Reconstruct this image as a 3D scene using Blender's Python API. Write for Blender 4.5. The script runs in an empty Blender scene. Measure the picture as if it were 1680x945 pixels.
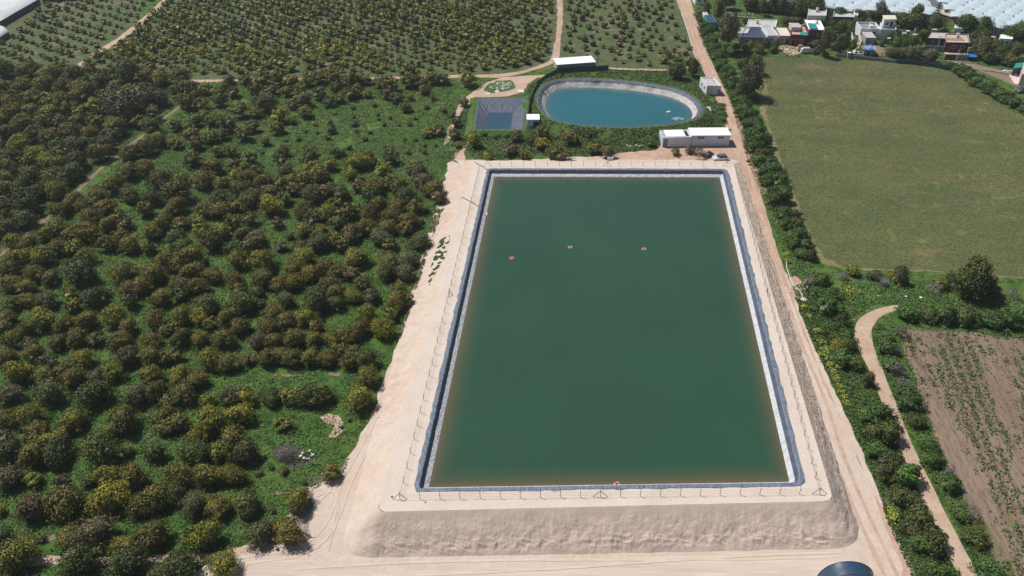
import bpy, bmesh, math, random
import numpy as np
from mathutils import Vector, noise
R = math.radians
rnd = random.Random(7)
nrs = np.random.RandomState(11)
scene = bpy.context.scene
COL = scene.collection

# ---------------------------------------------------------------- camera
FPX = 1380.0; PITCH = R(35.8); CAMH = 104.0
cam_d = bpy.data.cameras.new("camera"); cam = bpy.data.objects.new("camera", cam_d); COL.objects.link(cam)
cam_d.sensor_width = 36.0; cam_d.lens = 36.0 * FPX / 1680.0
cam_d.clip_start = 1.0; cam_d.clip_end = 9000.0
cam.location = (0, 0, CAMH); cam.rotation_euler = (math.pi / 2 - PITCH, 0, 0)
scene.camera = cam

# ---------------------------------------------------------------- sky, sun, exposure
SUN_EL = 57.0
sun_vec = Vector((-0.86, 0.51, 0)).normalized() * math.cos(R(SUN_EL)); sun_vec.z = math.sin(R(SUN_EL))
world = bpy.data.worlds.new("World"); scene.world = world; world.use_nodes = True
wn = world.node_tree.nodes; wl = world.node_tree.links; wn.clear()
sky = wn.new('ShaderNodeTexSky'); sky.sky_type = 'NISHITA'; sky.sun_disc = False
sky.sun_elevation = R(SUN_EL); sky.sun_rotation = math.atan2(sun_vec.x, sun_vec.y)
sky.air_density = 1.0; sky.dust_density = 1.2; sky.ozone_density = 1.2
bg = wn.new('ShaderNodeBackground'); bg.inputs[1].default_value = 0.058
wo = wn.new('ShaderNodeOutputWorld'); wl.new(sky.outputs[0], bg.inputs[0]); wl.new(bg.outputs[0], wo.inputs[0])
sd = bpy.data.lights.new("sun", 'SUN'); sd.energy = 4.8; sd.angle = R(0.53); sd.color = (1.0, 0.955, 0.89)
so = bpy.data.objects.new("sun", sd); COL.objects.link(so)
so.rotation_euler = (-sun_vec).to_track_quat('-Z', 'Y').to_euler()
scene.view_settings.view_transform = 'Standard'; scene.view_settings.look = 'None'
scene.view_settings.gamma = 1.0; scene.view_settings.exposure = 0.0
scene.view_settings.use_curve_mapping = False
scene.render.engine = 'CYCLES'

# ---------------------------------------------------------------- ground height and photo readings -> places on it
GY = [(-600, -4.2), (80, -4.2), (200, -1.6), (6000, -1.6)]
def H(x, y):
    if y <= 80: return -4.2
    if y >= 200: return -1.6
    return -4.2 + 2.6 * (y - 80) / 120.0
SP, CP = math.sin(PITCH), math.cos(PITCH)
def at(px, py, z=None, dz=0.0):
    """point where the sight line of a photo reading meets height z (or the ground + dz)"""
    dx = (px - 840.0) / FPX; dy = -(py - 472.5) / FPX
    d = Vector((dx, CP + dy * SP, -SP + dy * CP))
    zz = z if z is not None else -2.0 + dz
    for _ in range(8):
        t = (zz - CAMH) / d.z
        p = Vector((0, 0, CAMH)) + d * t
        if z is not None: break
        zz = H(p.x, p.y) + dz
    return Vector((p.x, p.y, zz))
def mpp(py):
    """metres per photo pixel, sideways, at that row"""
    dep = PITCH + math.atan((py - 472.5) / FPX)
    return (CAMH + 2.5) / math.sin(dep) * math.cos(dep - PITCH) / FPX

# ---------------------------------------------------------------- materials
def new_mat(name, rough=0.85, spec=0.3):
    m = bpy.data.materials.new(name); m.use_nodes = True
    n = m.node_tree.nodes; b = n['Principled BSDF']
    b.inputs['Roughness'].default_value = rough; b.inputs['Specular IOR Level'].default_value = spec
    return m, n, m.node_tree.links, b
def col4(c): return (c[0], c[1], c[2], 1.0)
def layer_mat(name, base, layers=(), bump=(), rough=0.9, spec=0.2, stretch=None):
    """base colour, then layers (scale, colour, lo, hi, detail[, distortion]) blended in by noise; bump = [(scale, strength, distance)]"""
    m, n, l, b = new_mat(name, rough, spec)
    geo = n.new('ShaderNodeNewGeometry'); co = geo.outputs['Position']
    if stretch:
        mp = n.new('ShaderNodeMapping'); mp.inputs['Rotation'].default_value = (0, 0, stretch[1]); mp.inputs['Scale'].default_value = stretch[0]
        l.new(co, mp.inputs[0]); cs = mp.outputs[0]
    else: cs = co
    cur = None
    for i, L in enumerate(layers):
        nt = n.new('ShaderNodeTexNoise'); nt.inputs['Scale'].default_value = L[0]; nt.inputs['Detail'].default_value = L[4] if len(L) > 4 else 4
        nt.inputs['Roughness'].default_value = 0.62
        if len(L) > 5: nt.inputs['Distortion'].default_value = L[5]
        mpo = n.new('ShaderNodeMapping'); mpo.inputs['Location'].default_value = (17.3 * i, 5.1 * i, 2.0 * i); l.new(cs if (len(L) <= 6 or L[6]) else co, mpo.inputs[0])
        l.new(mpo.outputs[0], nt.inputs['Vector'])
        mr = n.new('ShaderNodeMapRange'); mr.inputs[1].default_value = L[2]; mr.inputs[2].default_value = L[3]; l.new(nt.outputs[0], mr.inputs[0])
        mx = n.new('ShaderNodeMix'); mx.data_type = 'RGBA'; l.new(mr.outputs[0], mx.inputs[0])
        if cur is None: mx.inputs[6].default_value = col4(base)
        else: l.new(cur, mx.inputs[6])
        mx.inputs[7].default_value = col4(L[1]); cur = mx.outputs[2]
    if cur is None: b.inputs['Base Color'].default_value = col4(base)
    else: l.new(cur, b.inputs['Base Color'])
    prev = None
    for s, st, di in bump:
        nt = n.new('ShaderNodeTexNoise'); nt.inputs['Scale'].default_value = s; nt.inputs['Detail'].default_value = 3; l.new(cs, nt.inputs['Vector'])
        bp = n.new('ShaderNodeBump'); bp.inputs['Strength'].default_value = st; bp.inputs['Distance'].default_value = di
        l.new(nt.outputs[0], bp.inputs['Height'])
        if prev: l.new(prev, bp.inputs['Normal'])
        prev = bp.outputs[0]
    if prev: l.new(prev, b.inputs['Normal'])
    return m
def leaf_mat(name, c1, c2, rough=0.55):
    m, n, l, b = new_mat(name, rough, 0.35)
    g = n.new('ShaderNodeNewGeometry')
    mx = n.new('ShaderNodeMix'); mx.data_type = 'RGBA'; mx.inputs[6].default_value = col4(c1); mx.inputs[7].default_value = col4(c2)
    l.new(g.outputs['Random Per Island'], mx.inputs[0]); 
    oi = n.new('ShaderNodeObjectInfo')
    hs = n.new('ShaderNodeHueSaturation'); mr = n.new('ShaderNodeMapRange'); mr.inputs[3].default_value = 0.78; mr.inputs[4].default_value = 1.25
    l.new(oi.outputs['Random'], mr.inputs[0]); l.new(mr.outputs[0], hs.inputs['Value']); l.new(mx.outputs[2], hs.inputs['Color'])
    l.new(hs.outputs[0], b.inputs['Base Color'])
    return m

M = {}
M['grass'] = layer_mat('grass', (0.062, 0.130, 0.022), [(0.05, (0.100, 0.152, 0.034), 0.42, 0.62, 3), (0.5, (0.026, 0.066, 0.012), 0.45, 0.62, 5), (2.2, (0.10, 0.145, 0.036), 0.58, 0.72, 4), (0.13, (0.17, 0.135, 0.085), 0.615, 0.71, 7)], [(1.6, 0.9, 0.5), (6, 0.6, 0.15)])
M['pale_grass'] = layer_mat('pale_grass', (0.070, 0.112, 0.036), [(0.06, (0.115, 0.118, 0.055), 0.4, 0.6, 4), (0.35, (0.050, 0.085, 0.034), 0.45, 0.65, 5), (0.12, (0.19, 0.15, 0.11), 0.56, 0.66, 5), (2.0, (0.12, 0.14, 0.07), 0.55, 0.75, 3)], [(1.5, 0.8, 0.4), (5, 0.5, 0.15)])
M['bank_grass'] = layer_mat('bank_grass', (0.062, 0.125, 0.028), [(0.12, (0.092, 0.15, 0.035), 0.42, 0.62, 4), (0.8, (0.030, 0.072, 0.018), 0.48, 0.66, 5), (0.2, (0.13, 0.12, 0.06), 0.64, 0.74, 5)], [(1.8, 0.9, 0.4), (6, 0.6, 0.15)])
M['sand'] = layer_mat('sand', (0.535, 0.445, 0.378), [(0.07, (0.51, 0.395, 0.315), 0.4, 0.65, 4), (0.5, (0.58, 0.49, 0.42), 0.45, 0.7, 6), (1.7, (0.40, 0.31, 0.25), 0.57, 0.76, 6), (9, (0.52, 0.42, 0.34), 0.55, 0.8, 2)], [(0.9, 0.5, 0.25), (5, 0.35, 0.06)])
M['crest_sand'] = layer_mat('crest_sand', (0.60, 0.52, 0.455), [(0.15, (0.55, 0.46, 0.39), 0.42, 0.65, 5), (1.8, (0.63, 0.55, 0.485), 0.5, 0.7, 5), (6, (0.54, 0.435, 0.355), 0.6, 0.78, 3)], [(3, 0.3, 0.06)])
M['slope_sand'] = layer_mat('slope_sand', (0.56, 0.445, 0.38), [(0.3, (0.48, 0.38, 0.32), 0.42, 0.65, 6), (2.5, (0.54, 0.43, 0.36), 0.5, 0.72, 4)], [(2.2, 0.35, 0.10), (8, 0.25, 0.03)])
M['burnt'] = layer_mat('burnt', (0.05, 0.045, 0.04), [(1.0, (0.12, 0.10, 0.085), 0.45, 0.65, 6)], [(3, 0.5, 0.1)])
M['gravel_slope'] = layer_mat('gravel_slope', (0.66, 0.535, 0.44), [(0.25, (0.62, 0.495, 0.405), 0.40, 0.58, 3), (2.0, (0.46, 0.365, 0.295), 0.52, 0.64, 6), (8, (0.52, 0.43, 0.37), 0.58, 0.7, 3)], [(3, 1.0, 0.3), (9, 0.7, 0.08)])
M['track_sand'] = layer_mat('track_sand', (0.52, 0.43, 0.36), [(0.2, (0.58, 0.49, 0.42), 0.42, 0.62, 4), (1.2, (0.43, 0.335, 0.265), 0.56, 0.74, 6), (0.6, (0.66, 0.56, 0.47), 0.58, 0.72, 5)], [(1.6, 0.55, 0.2), (6, 0.3, 0.05)], stretch=((0.10, 1.5, 1.0), 0.0))
M['track_rut'] = layer_mat('track_rut', (0.545, 0.44, 0.362), [(0.4, (0.60, 0.495, 0.415), 0.4, 0.6, 4)], [(3, 0.3, 0.05)])
M['red_dirt'] = layer_mat('red_dirt', (0.42, 0.275, 0.205), [(0.1, (0.50, 0.36, 0.28), 0.42, 0.62, 4), (0.8, (0.34, 0.215, 0.16), 0.5, 0.72, 5), (4, (0.50, 0.38, 0.31), 0.6, 0.75, 3)], [(1.5, 0.5, 0.2), (6, 0.3, 0.05)])
M['path_dirt'] = layer_mat('path_dirt', (0.44, 0.315, 0.235), [(0.3, (0.50, 0.375, 0.295), 0.42, 0.62, 4), (1.5, (0.37, 0.255, 0.185), 0.52, 0.72, 5)], [(2, 0.4, 0.1)])
M['dull_dirt'] = layer_mat('dull_dirt', (0.20, 0.15, 0.11), [(0.3, (0.25, 0.19, 0.14), 0.42, 0.62, 4), (1.5, (0.12, 0.11, 0.06), 0.52, 0.70, 5)], [(2, 0.4, 0.1)])
M['wheat'] = layer_mat('wheat', (0.122, 0.150, 0.050), [(0.022, (0.180, 0.170, 0.070), 0.42, 0.62, 3), (0.14, (0.096, 0.124, 0.050), 0.44, 0.62, 5, 0.5), (0.55, (0.165, 0.148, 0.062), 0.54, 0.70, 5), (1.6, (0.078, 0.102, 0.040), 0.52, 0.68, 4), (0.09, (0.24, 0.19, 0.095), 0.58, 0.72, 7)], [(1.2, 0.5, 0.4), (4.5, 0.5, 0.2)], stretch=((0.45, 1.0, 1.0), 0.06))
M['wheat_edge'] = layer_mat('wheat_edge', (0.19, 0.165, 0.075), [(0.3, (0.11, 0.135, 0.045), 0.42, 0.58, 5), (1.5, (0.29, 0.235, 0.12), 0.5, 0.7, 4)], [(3, 0.6, 0.2)])
M['dry_field'] = layer_mat('dry_field', (0.185, 0.133, 0.10), [(0.12, (0.24, 0.175, 0.13), 0.42, 0.62, 3), (1.2, (0.15, 0.11, 0.075), 0.48, 0.66, 6), (4, (0.27, 0.205, 0.155), 0.56, 0.72, 3), (0.3, (0.15, 0.14, 0.065), 0.58, 0.7, 5)], [(1.2, 1.0, 0.35), (5, 0.7, 0.12)], stretch=((1.0, 0.25, 1.0), R(18)))
def liner_mat(name, c, c2, rough):
    return layer_mat(name, c, [(0.8, c2, 0.45, 0.62, 5), (3.5, (min(1, c[0] * 2.0), min(1, c[1] * 1.9), min(1, c[2] * 1.7)), 0.59, 0.70, 5)], [(2.0, 0.8, 0.35), (8, 0.5, 0.08)], rough, 0.5)
M['liner'] = liner_mat('liner', (0.15, 0.185, 0.245), (0.105, 0.135, 0.19), 0.42)
M['liner_dark'] = liner_mat('liner_dark', (0.082, 0.10, 0.145), (0.055, 0.07, 0.10), 0.45)
M['liner_silt'] = liner_mat('liner_silt', (0.50, 0.52, 0.55), (0.40, 0.42, 0.46), 0.6)
M['liner_cream'] = liner_mat('liner_cream', (0.50, 0.46, 0.44), (0.36, 0.34, 0.35), 0.7)
def paint(name, c, rough=0.6, stain=None, sc=0.7, bump=0.15, spec=0.3):
    s = stain or tuple(v * 0.72 for v in c)
    return layer_mat(name, c, [(sc, s, 0.52, 0.72, 6), (sc * 6, tuple(min(1, v * 1.12) for v in c), 0.55, 0.75, 3)], [(6, bump, 0.05)], rough, spec)
M['white'] = paint('white_paint', (0.74, 0.745, 0.74))
M['white_sky_tint'] = paint('sky_tinted_white', (0.64, 0.70, 0.80))  # white walls with the blue cast of sky fill put into the colour
M['white_roof'] = paint('white_roof', (0.84, 0.85, 0.86), stain=(0.74, 0.76, 0.78))
M['cream'] = paint('cream_paint', (0.66, 0.60, 0.50))
M['concrete'] = paint('concrete', (0.36, 0.35, 0.34))
M['grey_roof'] = paint('grey_roof', (0.46, 0.455, 0.46), stain=(0.24, 0.24, 0.25), sc=1.2)
M['rubble_roof'] = paint('rubble_roof', (0.50, 0.49, 0.48), stain=(0.16, 0.16, 0.17), sc=1.6)
M['tan_roof'] = paint('tan_roof', (0.50, 0.42, 0.34), stain=(0.42, 0.27, 0.16), sc=0.6)
M['pink'] = paint('pink_plaster', (0.52, 0.36, 0.31))
M['pink_light'] = paint('pale_pink_plaster', (0.62, 0.50, 0.49))
M['dark_red'] = paint('dark_red_paint', (0.125, 0.040, 0.042), stain=(0.085, 0.032, 0.035))
M['grey_violet'] = paint('grey_violet_plaster', (0.25, 0.22, 0.25))
M['blue_grey'] = paint('blue_grey_plaster', (0.22, 0.25, 0.31))
M['teal'] = paint('teal_tarp', (0.03, 0.27, 0.24), 0.45, stain=(0.02, 0.19, 0.17))
M['blue_tarp'] = paint('blue_tarp', (0.03, 0.19, 0.50), 0.4, stain=(0.02, 0.13, 0.38))
M['navy'] = paint('navy_sheet', (0.05, 0.07, 0.12), 0.5)
M['rust'] = paint('rust_metal', (0.34, 0.20, 0.11))
M['black'] = paint('black_opening', (0.012, 0.013, 0.016), 0.7)
M['glass'] = paint('window_glass', (0.03, 0.04, 0.055), 0.12, spec=0.6, bump=0.0)
M['frame'] = paint('frame_paint', (0.60, 0.62, 0.64))
M['stone'] = paint('pale_stone', (0.56, 0.54, 0.50), 0.9, stain=(0.30, 0.29, 0.27), sc=1.5)
M['wood'] = paint('pole_wood', (0.10, 0.085, 0.07), 0.9)
M['pole_pale'] = paint('pole_concrete', (0.50, 0.49, 0.46), 0.9)
M['bark'] = paint('bark', (0.10, 0.075, 0.055), 0.95)
M['iron'] = paint('post_iron', (0.085, 0.06, 0.052), 0.7)
M['red'] = paint('buoy_red', (0.62, 0.06, 0.045), 0.5)
M['buoy_white'] = paint('buoy_white', (0.80, 0.80, 0.78), 0.5)
M['greenhouse'] = paint('greenhouse_film', (0.50, 0.59, 0.65), 0.35, stain=(0.40, 0.49, 0.55), sc=0.4, spec=0.5)
M['greenhouse_side'] = paint('greenhouse_side_film', (0.40, 0.46, 0.46), 0.5)
M['greenhouse_grey'] = paint('greenhouse_grey_film', (0.24, 0.25, 0.28), 0.5)
M['film_white'] = paint('tunnel_film', (0.66, 0.68, 0.69), 0.4, stain=(0.50, 0.53, 0.54), sc=0.2, spec=0.4)
M['tunnel'] = paint('tunnel_sheet', (0.028, 0.060, 0.105), 0.36, stain=(0.022, 0.045, 0.08), sc=1.5, spec=0.5)
M['net_green'] = paint('green_net', (0.055, 0.155, 0.065), 0.8)
M['car_silver'] = paint('car_silver', (0.56, 0.59, 0.62), 0.28, stain=(0.50, 0.53, 0.56), bump=0.0, spec=0.6)
M['car_dark'] = paint('car_dark', (0.09, 0.11, 0.14), 0.35, bump=0.0, spec=0.6)
M['tyre'] = paint('tyre_rubber', (0.018, 0.018, 0.019), 0.8)
M['foam'] = paint('water_foam', (0.78, 0.83, 0.84), 0.6)
M['pipe_blue'] = paint('blue_pipe', (0.16, 0.36, 0.62), 0.4)
M['pipe_grey'] = paint('grey_pipe', (0.24, 0.22, 0.25), 0.5)
M['pipe_pale'] = paint('pale_pipe', (0.60, 0.58, 0.54), 0.5)
# foliage: (leaf, blossom) per tint
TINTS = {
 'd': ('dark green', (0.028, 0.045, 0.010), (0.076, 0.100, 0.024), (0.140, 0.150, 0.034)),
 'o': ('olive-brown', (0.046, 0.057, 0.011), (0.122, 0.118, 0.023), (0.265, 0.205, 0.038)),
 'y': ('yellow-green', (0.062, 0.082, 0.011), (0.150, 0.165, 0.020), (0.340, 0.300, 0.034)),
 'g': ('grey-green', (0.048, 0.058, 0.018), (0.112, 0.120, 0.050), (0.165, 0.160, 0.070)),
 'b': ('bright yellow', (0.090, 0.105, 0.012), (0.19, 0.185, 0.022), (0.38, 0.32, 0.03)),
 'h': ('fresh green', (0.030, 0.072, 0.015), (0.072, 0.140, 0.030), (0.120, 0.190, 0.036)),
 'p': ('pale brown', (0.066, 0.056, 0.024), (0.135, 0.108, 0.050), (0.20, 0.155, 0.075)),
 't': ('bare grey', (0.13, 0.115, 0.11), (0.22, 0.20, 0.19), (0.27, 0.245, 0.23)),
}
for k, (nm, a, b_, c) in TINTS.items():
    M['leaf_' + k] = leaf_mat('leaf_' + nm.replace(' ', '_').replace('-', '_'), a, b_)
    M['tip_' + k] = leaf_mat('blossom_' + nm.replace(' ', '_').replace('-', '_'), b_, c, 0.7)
M['weed'] = leaf_mat('weed_leaf', (0.048, 0.108, 0.016), (0.125, 0.205, 0.040), 0.7)
M['weed_dark'] = leaf_mat('weed_leaf_dark', (0.030, 0.078, 0.020), (0.075, 0.145, 0.044), 0.7)
M['weed_pale'] = leaf_mat('weed_leaf_pale', (0.075, 0.11, 0.03), (0.16, 0.17, 0.06), 0.7)
M['weed_brown'] = leaf_mat('weed_leaf_brown', (0.10, 0.085, 0.045), (0.20, 0.165, 0.10), 0.8)
M['flower'] = leaf_mat('yellow_flower', (0.14, 0.19, 0.03), (0.50, 0.49, 0.06), 0.7)
M['wheat_ear'] = leaf_mat('wheat_ear', (0.088, 0.112, 0.040), (0.185, 0.185, 0.085), 0.8)

# ---------------------------------------------------------------- object helpers
def tag(o, label=None, cat=None, group=None, kind=None):
    if label: o['label'] = label
    if cat: o['category'] = cat
    if group: o['group'] = group
    if kind: o['kind'] = kind
    return o
def link(o, parent=None):
    COL.objects.link(o)
    if parent is not None: o.parent = parent
    return o
def empty(name, loc=(0, 0, 0), rz=0.0):
    o = bpy.data.objects.new(name, None); o.location = loc; o.rotation_euler = (0, 0, rz); o.empty_display_size = 0.5
    return link(o)
def mesh_np(name, V, F4, mats, midx=None, F3=None, smooth=False):
    """fast mesh from arrays of quads (and triangles)"""
    me = bpy.data.meshes.new(name)
    V = np.asarray(V, dtype=np.float32); F4 = np.asarray(F4, dtype=np.int32).reshape(-1, 4)
    F3 = np.zeros((0, 3), np.int32) if F3 is None else np.asarray(F3, np.int32).reshape(-1, 3)
    n4, n3 = len(F4), len(F3)
    me.vertices.add(len(V)); me.vertices.foreach_set('co', V.ravel())
    me.loops.add(n4 * 4 + n3 * 3); me.loops.foreach_set('vertex_index', np.concatenate([F4.ravel(), F3.ravel()]))
    me.polygons.add(n4 + n3)
    me.polygons.foreach_set('loop_start', np.concatenate([np.arange(n4) * 4, n4 * 4 + np.arange(n3) * 3]).astype(np.int32))
    me.polygons.foreach_set('loop_total', np.concatenate([np.full(n4, 4), np.full(n3, 3)]).astype(np.int32))
    if midx is not None: me.polygons.foreach_set('material_index', np.asarray(midx, dtype=np.int32))
    me.polygons.foreach_set('use_smooth', np.full(n4 + n3, smooth, dtype=bool))
    for m in mats: me.materials.append(m)
    me.update(calc_edges=True)
    return me
def mobj(name, me, parent=None, loc=None, rz=0.0):
    o = bpy.data.objects.new(name, me)
    if loc is not None: o.location = loc; o.rotation_euler = (0, 0, rz)
    return link(o, parent)
class MB:
    """gathers simple solids and links them as ONE mesh"""
    def __init__(s): s.v = []; s.f = []
    def add(s, vs, fs):
        b = len(s.v); s.v += [tuple(v) for v in vs]; s.f += [tuple(b + i for i in f) for f in fs]; return s
    def prism(s, base, z0, z1, cap=True):
        """vertical prism over a counter-clockwise outline of (x, y)"""
        n = len(base); vs = [(p[0], p[1], z0) for p in base] + [(p[0], p[1], z1) for p in base]
        fs = [(i, (i + 1) % n, n + (i + 1) % n, n + i) for i in range(n)]
        if cap: fs += [tuple(range(n, 2 * n)), tuple(range(n - 1, -1, -1))]
        return s.add(vs, fs)
    def box(s, x0, x1, y0, y1, z0, z1): return s.prism([(x0, y0), (x1, y0), (x1, y1), (x0, y1)], z0, z1)
    def tube(s, pts, r, n=6, r1=None, caps=True):
        pts = [Vector(p) for p in pts]; rings = []
        for i, p in enumerate(pts):
            d = (pts[min(i + 1, len(pts) - 1)] - pts[max(i - 1, 0)]).normalized()
            a = Vector((0, 0, 1)) if abs(d.z) < 0.9 else Vector((1, 0, 0))
            u = d.cross(a).normalized(); w = d.cross(u)
            rr = r if r1 is None else r + (r1 - r) * i / (len(pts) - 1)
            rings.append([p + (u * math.cos(2 * math.pi * k / n) + w * math.sin(2 * math.pi * k / n)) * rr for k in range(n)])
        vs = [v for rg in rings for v in rg]
        fs = [(i * n + k, i * n + (k + 1) % n, (i + 1) * n + (k + 1) % n, (i + 1) * n + k) for i in range(len(pts) - 1) for k in range(n)]
        if caps: fs += [tuple(range(n - 1, -1, -1)), tuple(range((len(pts) - 1) * n, len(pts) * n))]
        return s.add(vs, fs)
    def mesh(s, name, m, smooth=False):
        me = bpy.data.meshes.new(name); me.from_pydata(s.v, [], s.f); me.materials.append(m)
        if smooth:
            for p in me.polygons: p.use_smooth = True
        me.update(); return me
    def build(s, name, m, parent=None, loc=None, rz=0.0, smooth=False): return mobj(name, s.mesh(name, m, smooth), parent, loc, rz)

def densify(pts, step, jit, closed=True, seed=0):
    """subdivide a world outline and roughen it"""
    r = random.Random(seed); out = []; n = len(pts)
    for i in range(n if closed else n - 1):
        a, b = pts[i], pts[(i + 1) % n]; L = (b - a).length; k = max(1, int(L / step))
        if L > 150: out.append(a.copy()); continue
        nrm = Vector((-(b - a).y, (b - a).x, 0)).normalized() if L > 0 else Vector()
        for j in range(k):
            p = a.lerp(b, j / k)
            q = noise.noise(Vector((p.x * 0.35, p.y * 0.35, seed))) * jit * 1.4 + r.uniform(-jit, jit) * 0.35
            out.append(p + nrm * q)
    if not closed: out.append(pts[-1].copy())
    return out
def patch(name, px, off, m, jit=0.5, step=1.6, world_pts=None, kind='structure', seed=3, parent=None):
    """a ground sheet laid exactly on the ground planes, 'off' metres above"""
    pts = world_pts or [at(*p) for p in px]
    pts = densify(pts, step, jit, True, seed)
    bm = bmesh.new(); vs = [bm.verts.new((p.x, p.y, 0)) for p in pts]; f = bm.faces.new(vs)
    bmesh.ops.triangulate(bm, faces=[f])
    for yy in (80.0, 200.0):
        bmesh.ops.bisect_plane(bm, geom=bm.verts[:] + bm.edges[:] + bm.faces[:], plane_co=(0, yy, 0), plane_no=(0, 1, 0), dist=1e-5)
    for v in bm.verts: v.co.z = H(v.co.x, v.co.y) + off
    bmesh.ops.recalc_face_normals(bm, faces=bm.faces)
    if sum(f.normal.z for f in bm.faces) < 0: bmesh.ops.reverse_faces(bm, faces=bm.faces)
    me = bpy.data.meshes.new(name); bm.to_mesh(me); bm.free(); me.materials.append(m)
    o = mobj(name, me, parent)
    if kind: o['kind'] = kind
    return o
def resample(pts, n, closed=True):
    P = [Vector(p) for p in pts]; 
    if closed: P.append(P[0])
    L = [0]
    for a, b in zip(P, P[1:]): L.append(L[-1] + (b - a).length)
    out = []; j = 0
    for i in range(n):
        t = L[-1] * i / (n if closed else n - 1)
        while j < len(L) - 2 and L[j + 1] < t: j += 1
        out.append(P[j].lerp(P[j + 1], min(1, (t - L[j]) / max(1e-9, L[j + 1] - L[j]))))
    return out
def smooth_loop(pts, it=2):
    for _ in range(it):
        n = len(pts); q = []
        for i in range(n):
            a, b = pts[i], pts[(i + 1) % n]; q += [a.lerp(b, .25), a.lerp(b, .75)]
        pts = q
    return pts
def offset_loop(pts, d):
    """offset of a counter-clockwise loop in the horizontal plane, outward for d > 0"""
    n = len(pts); out = []
    for i in range(n):
        a, p, b = pts[i - 1], pts[i], pts[(i + 1) % n]
        e1 = (p - a); e2 = (b - p); e1.z = e2.z = 0; e1.normalize(); e2.normalize()
        n1 = Vector((e1.y, -e1.x, 0)); n2 = Vector((e2.y, -e2.x, 0)); m_ = (n1 + n2)
        m_ = m_ / max(0.35, m_.length_squared / 2)
        out.append(p + m_ * d)
    return out
def ccw(pts):
    A = sum(pts[i].x * pts[(i + 1) % len(pts)].y - pts[(i + 1) % len(pts)].x * pts[i].y for i in range(len(pts)))
    return pts if A > 0 else pts[::-1]
def loft(name, loops, m, parent=None, closed=True, smooth=False, rough=0.0, sc=0.6, seed=0.0, midx=None, mats=None):
    """faces between successive loops of equal count"""
    n = len(loops[0]); V = []; F = []; mi = []
    for a, lp in enumerate(loops):
        for i, p in enumerate(lp):
            q = Vector(p)
            if rough and 0 < a < len(loops) - 1: q.z += noise.noise(Vector((q.x * sc, q.y * sc, seed))) * rough
            V.append(q)
    for a in range(len(loops) - 1):
        for i in range(n if closed else n - 1):
            j = (i + 1) % n
            F.append((a * n + i, a * n + j, (a + 1) * n + j, (a + 1) * n + i)); mi.append(midx[a] if midx else 0)
    me = mesh_np(name, [tuple(v) for v in V], F, mats or [m], mi, smooth=smooth)
    return mobj(name, me, parent)
ONES = ['', 'first', 'second', 'third', 'fourth', 'fifth', 'sixth', 'seventh', 'eighth', 'ninth', 'tenth', 'eleventh', 'twelfth', 'thirteenth', 'fourteenth', 'fifteenth', 'sixteenth', 'seventeenth', 'eighteenth', 'nineteenth']
def ordw(n):
    if n < 20: return ONES[n]
    t = {2: 'twent', 3: 'thirt', 4: 'fort', 5: 'fift', 6: 'sixt', 7: 'sevent', 8: 'eight', 9: 'ninet'}[n // 10]
    return t + 'ieth' if n % 10 == 0 else t + 'y-' + ONES[n % 10]
def inpoly(X, Y, poly):
    """numpy point-in-polygon, poly of world points"""
    c = np.zeros(X.shape, bool); n = len(poly)
    for i in range(n):
        x1, y1 = poly[i].x, poly[i].y; x2, y2 = poly[(i + 1) % n].x, poly[(i + 1) % n].y
        if y1 == y2: continue
        cond = ((y1 > Y) != (y2 > Y)) & (X < (x2 - x1) * (Y - y1) / (y2 - y1) + x1)
        c ^= cond
    return c
def HN(Y): return np.interp(Y, [g[0] for g in GY], [g[1] for g in GY])
# ================================================================ THE SETTING
# ground: one sheet to the horizon (three planes)
V = []; F = []
xs = [-5000, -60, 60, 5000]
for (y, z) in GY:
    for x in xs: V.append((x, y, z))
for r_ in range(3):
    for c in range(3): F.append((r_ * 4 + c, r_ * 4 + c + 1, (r_ + 1) * 4 + c + 1, (r_ + 1) * 4 + c))
g = mobj('ground', mesh_np('ground', V, F, [M['grass']])); g['kind'] = 'structure'

# the far orchards' paler floor
patch('orchard_floor', [(-60, 112), (110, 116), (215, 55), (285, -20), (1110, -20), (1125, 30), (1148, 108), (1120, 118), (985, 112), (905, 108), (840, 124), (700, 128), (560, 131), (420, 133), (330, 128), (180, 112), (60, 110)], 0.010, M['pale_grass'], 0.8, 3)
patch('orchard_floor', [(-200, 128), (-300, -40), (250, -40), (208, 58), (105, 116), (0, 118)], 0.014, M['pale_grass'], 0.8, 3, seed=5)
# works apron of pale sand round the reservoir
apron_px = [(748, 268), (742, 300), (727, 335), (714, 375), (705, 430), (686, 490), (667, 530), (651, 568), (634, 610), (620, 650), (606, 690), (598, 700), (586, 722), (572, 752), (562, 785), (535, 792), (512, 806), (512, 835), (507, 868), (512, 885), (470, 897), (425, 893), (398, 892), (372, 912), (330, 930), (300, 955), (300, 1150), (1520, 1150), (1500, 960), (1478, 905), (1452, 850), (1440, 800), (1414, 740), (1392, 690), (1370, 640), (1345, 590), (1325, 545), (1310, 505), (1300, 470), (1284, 440), (1268, 395), (1250, 340), (1236, 300), (1222, 268), (1200, 255), (1000, 255)]
patch('works_apron', apron_px, 0.020, M['sand'], 0.45, 1.3)
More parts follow.
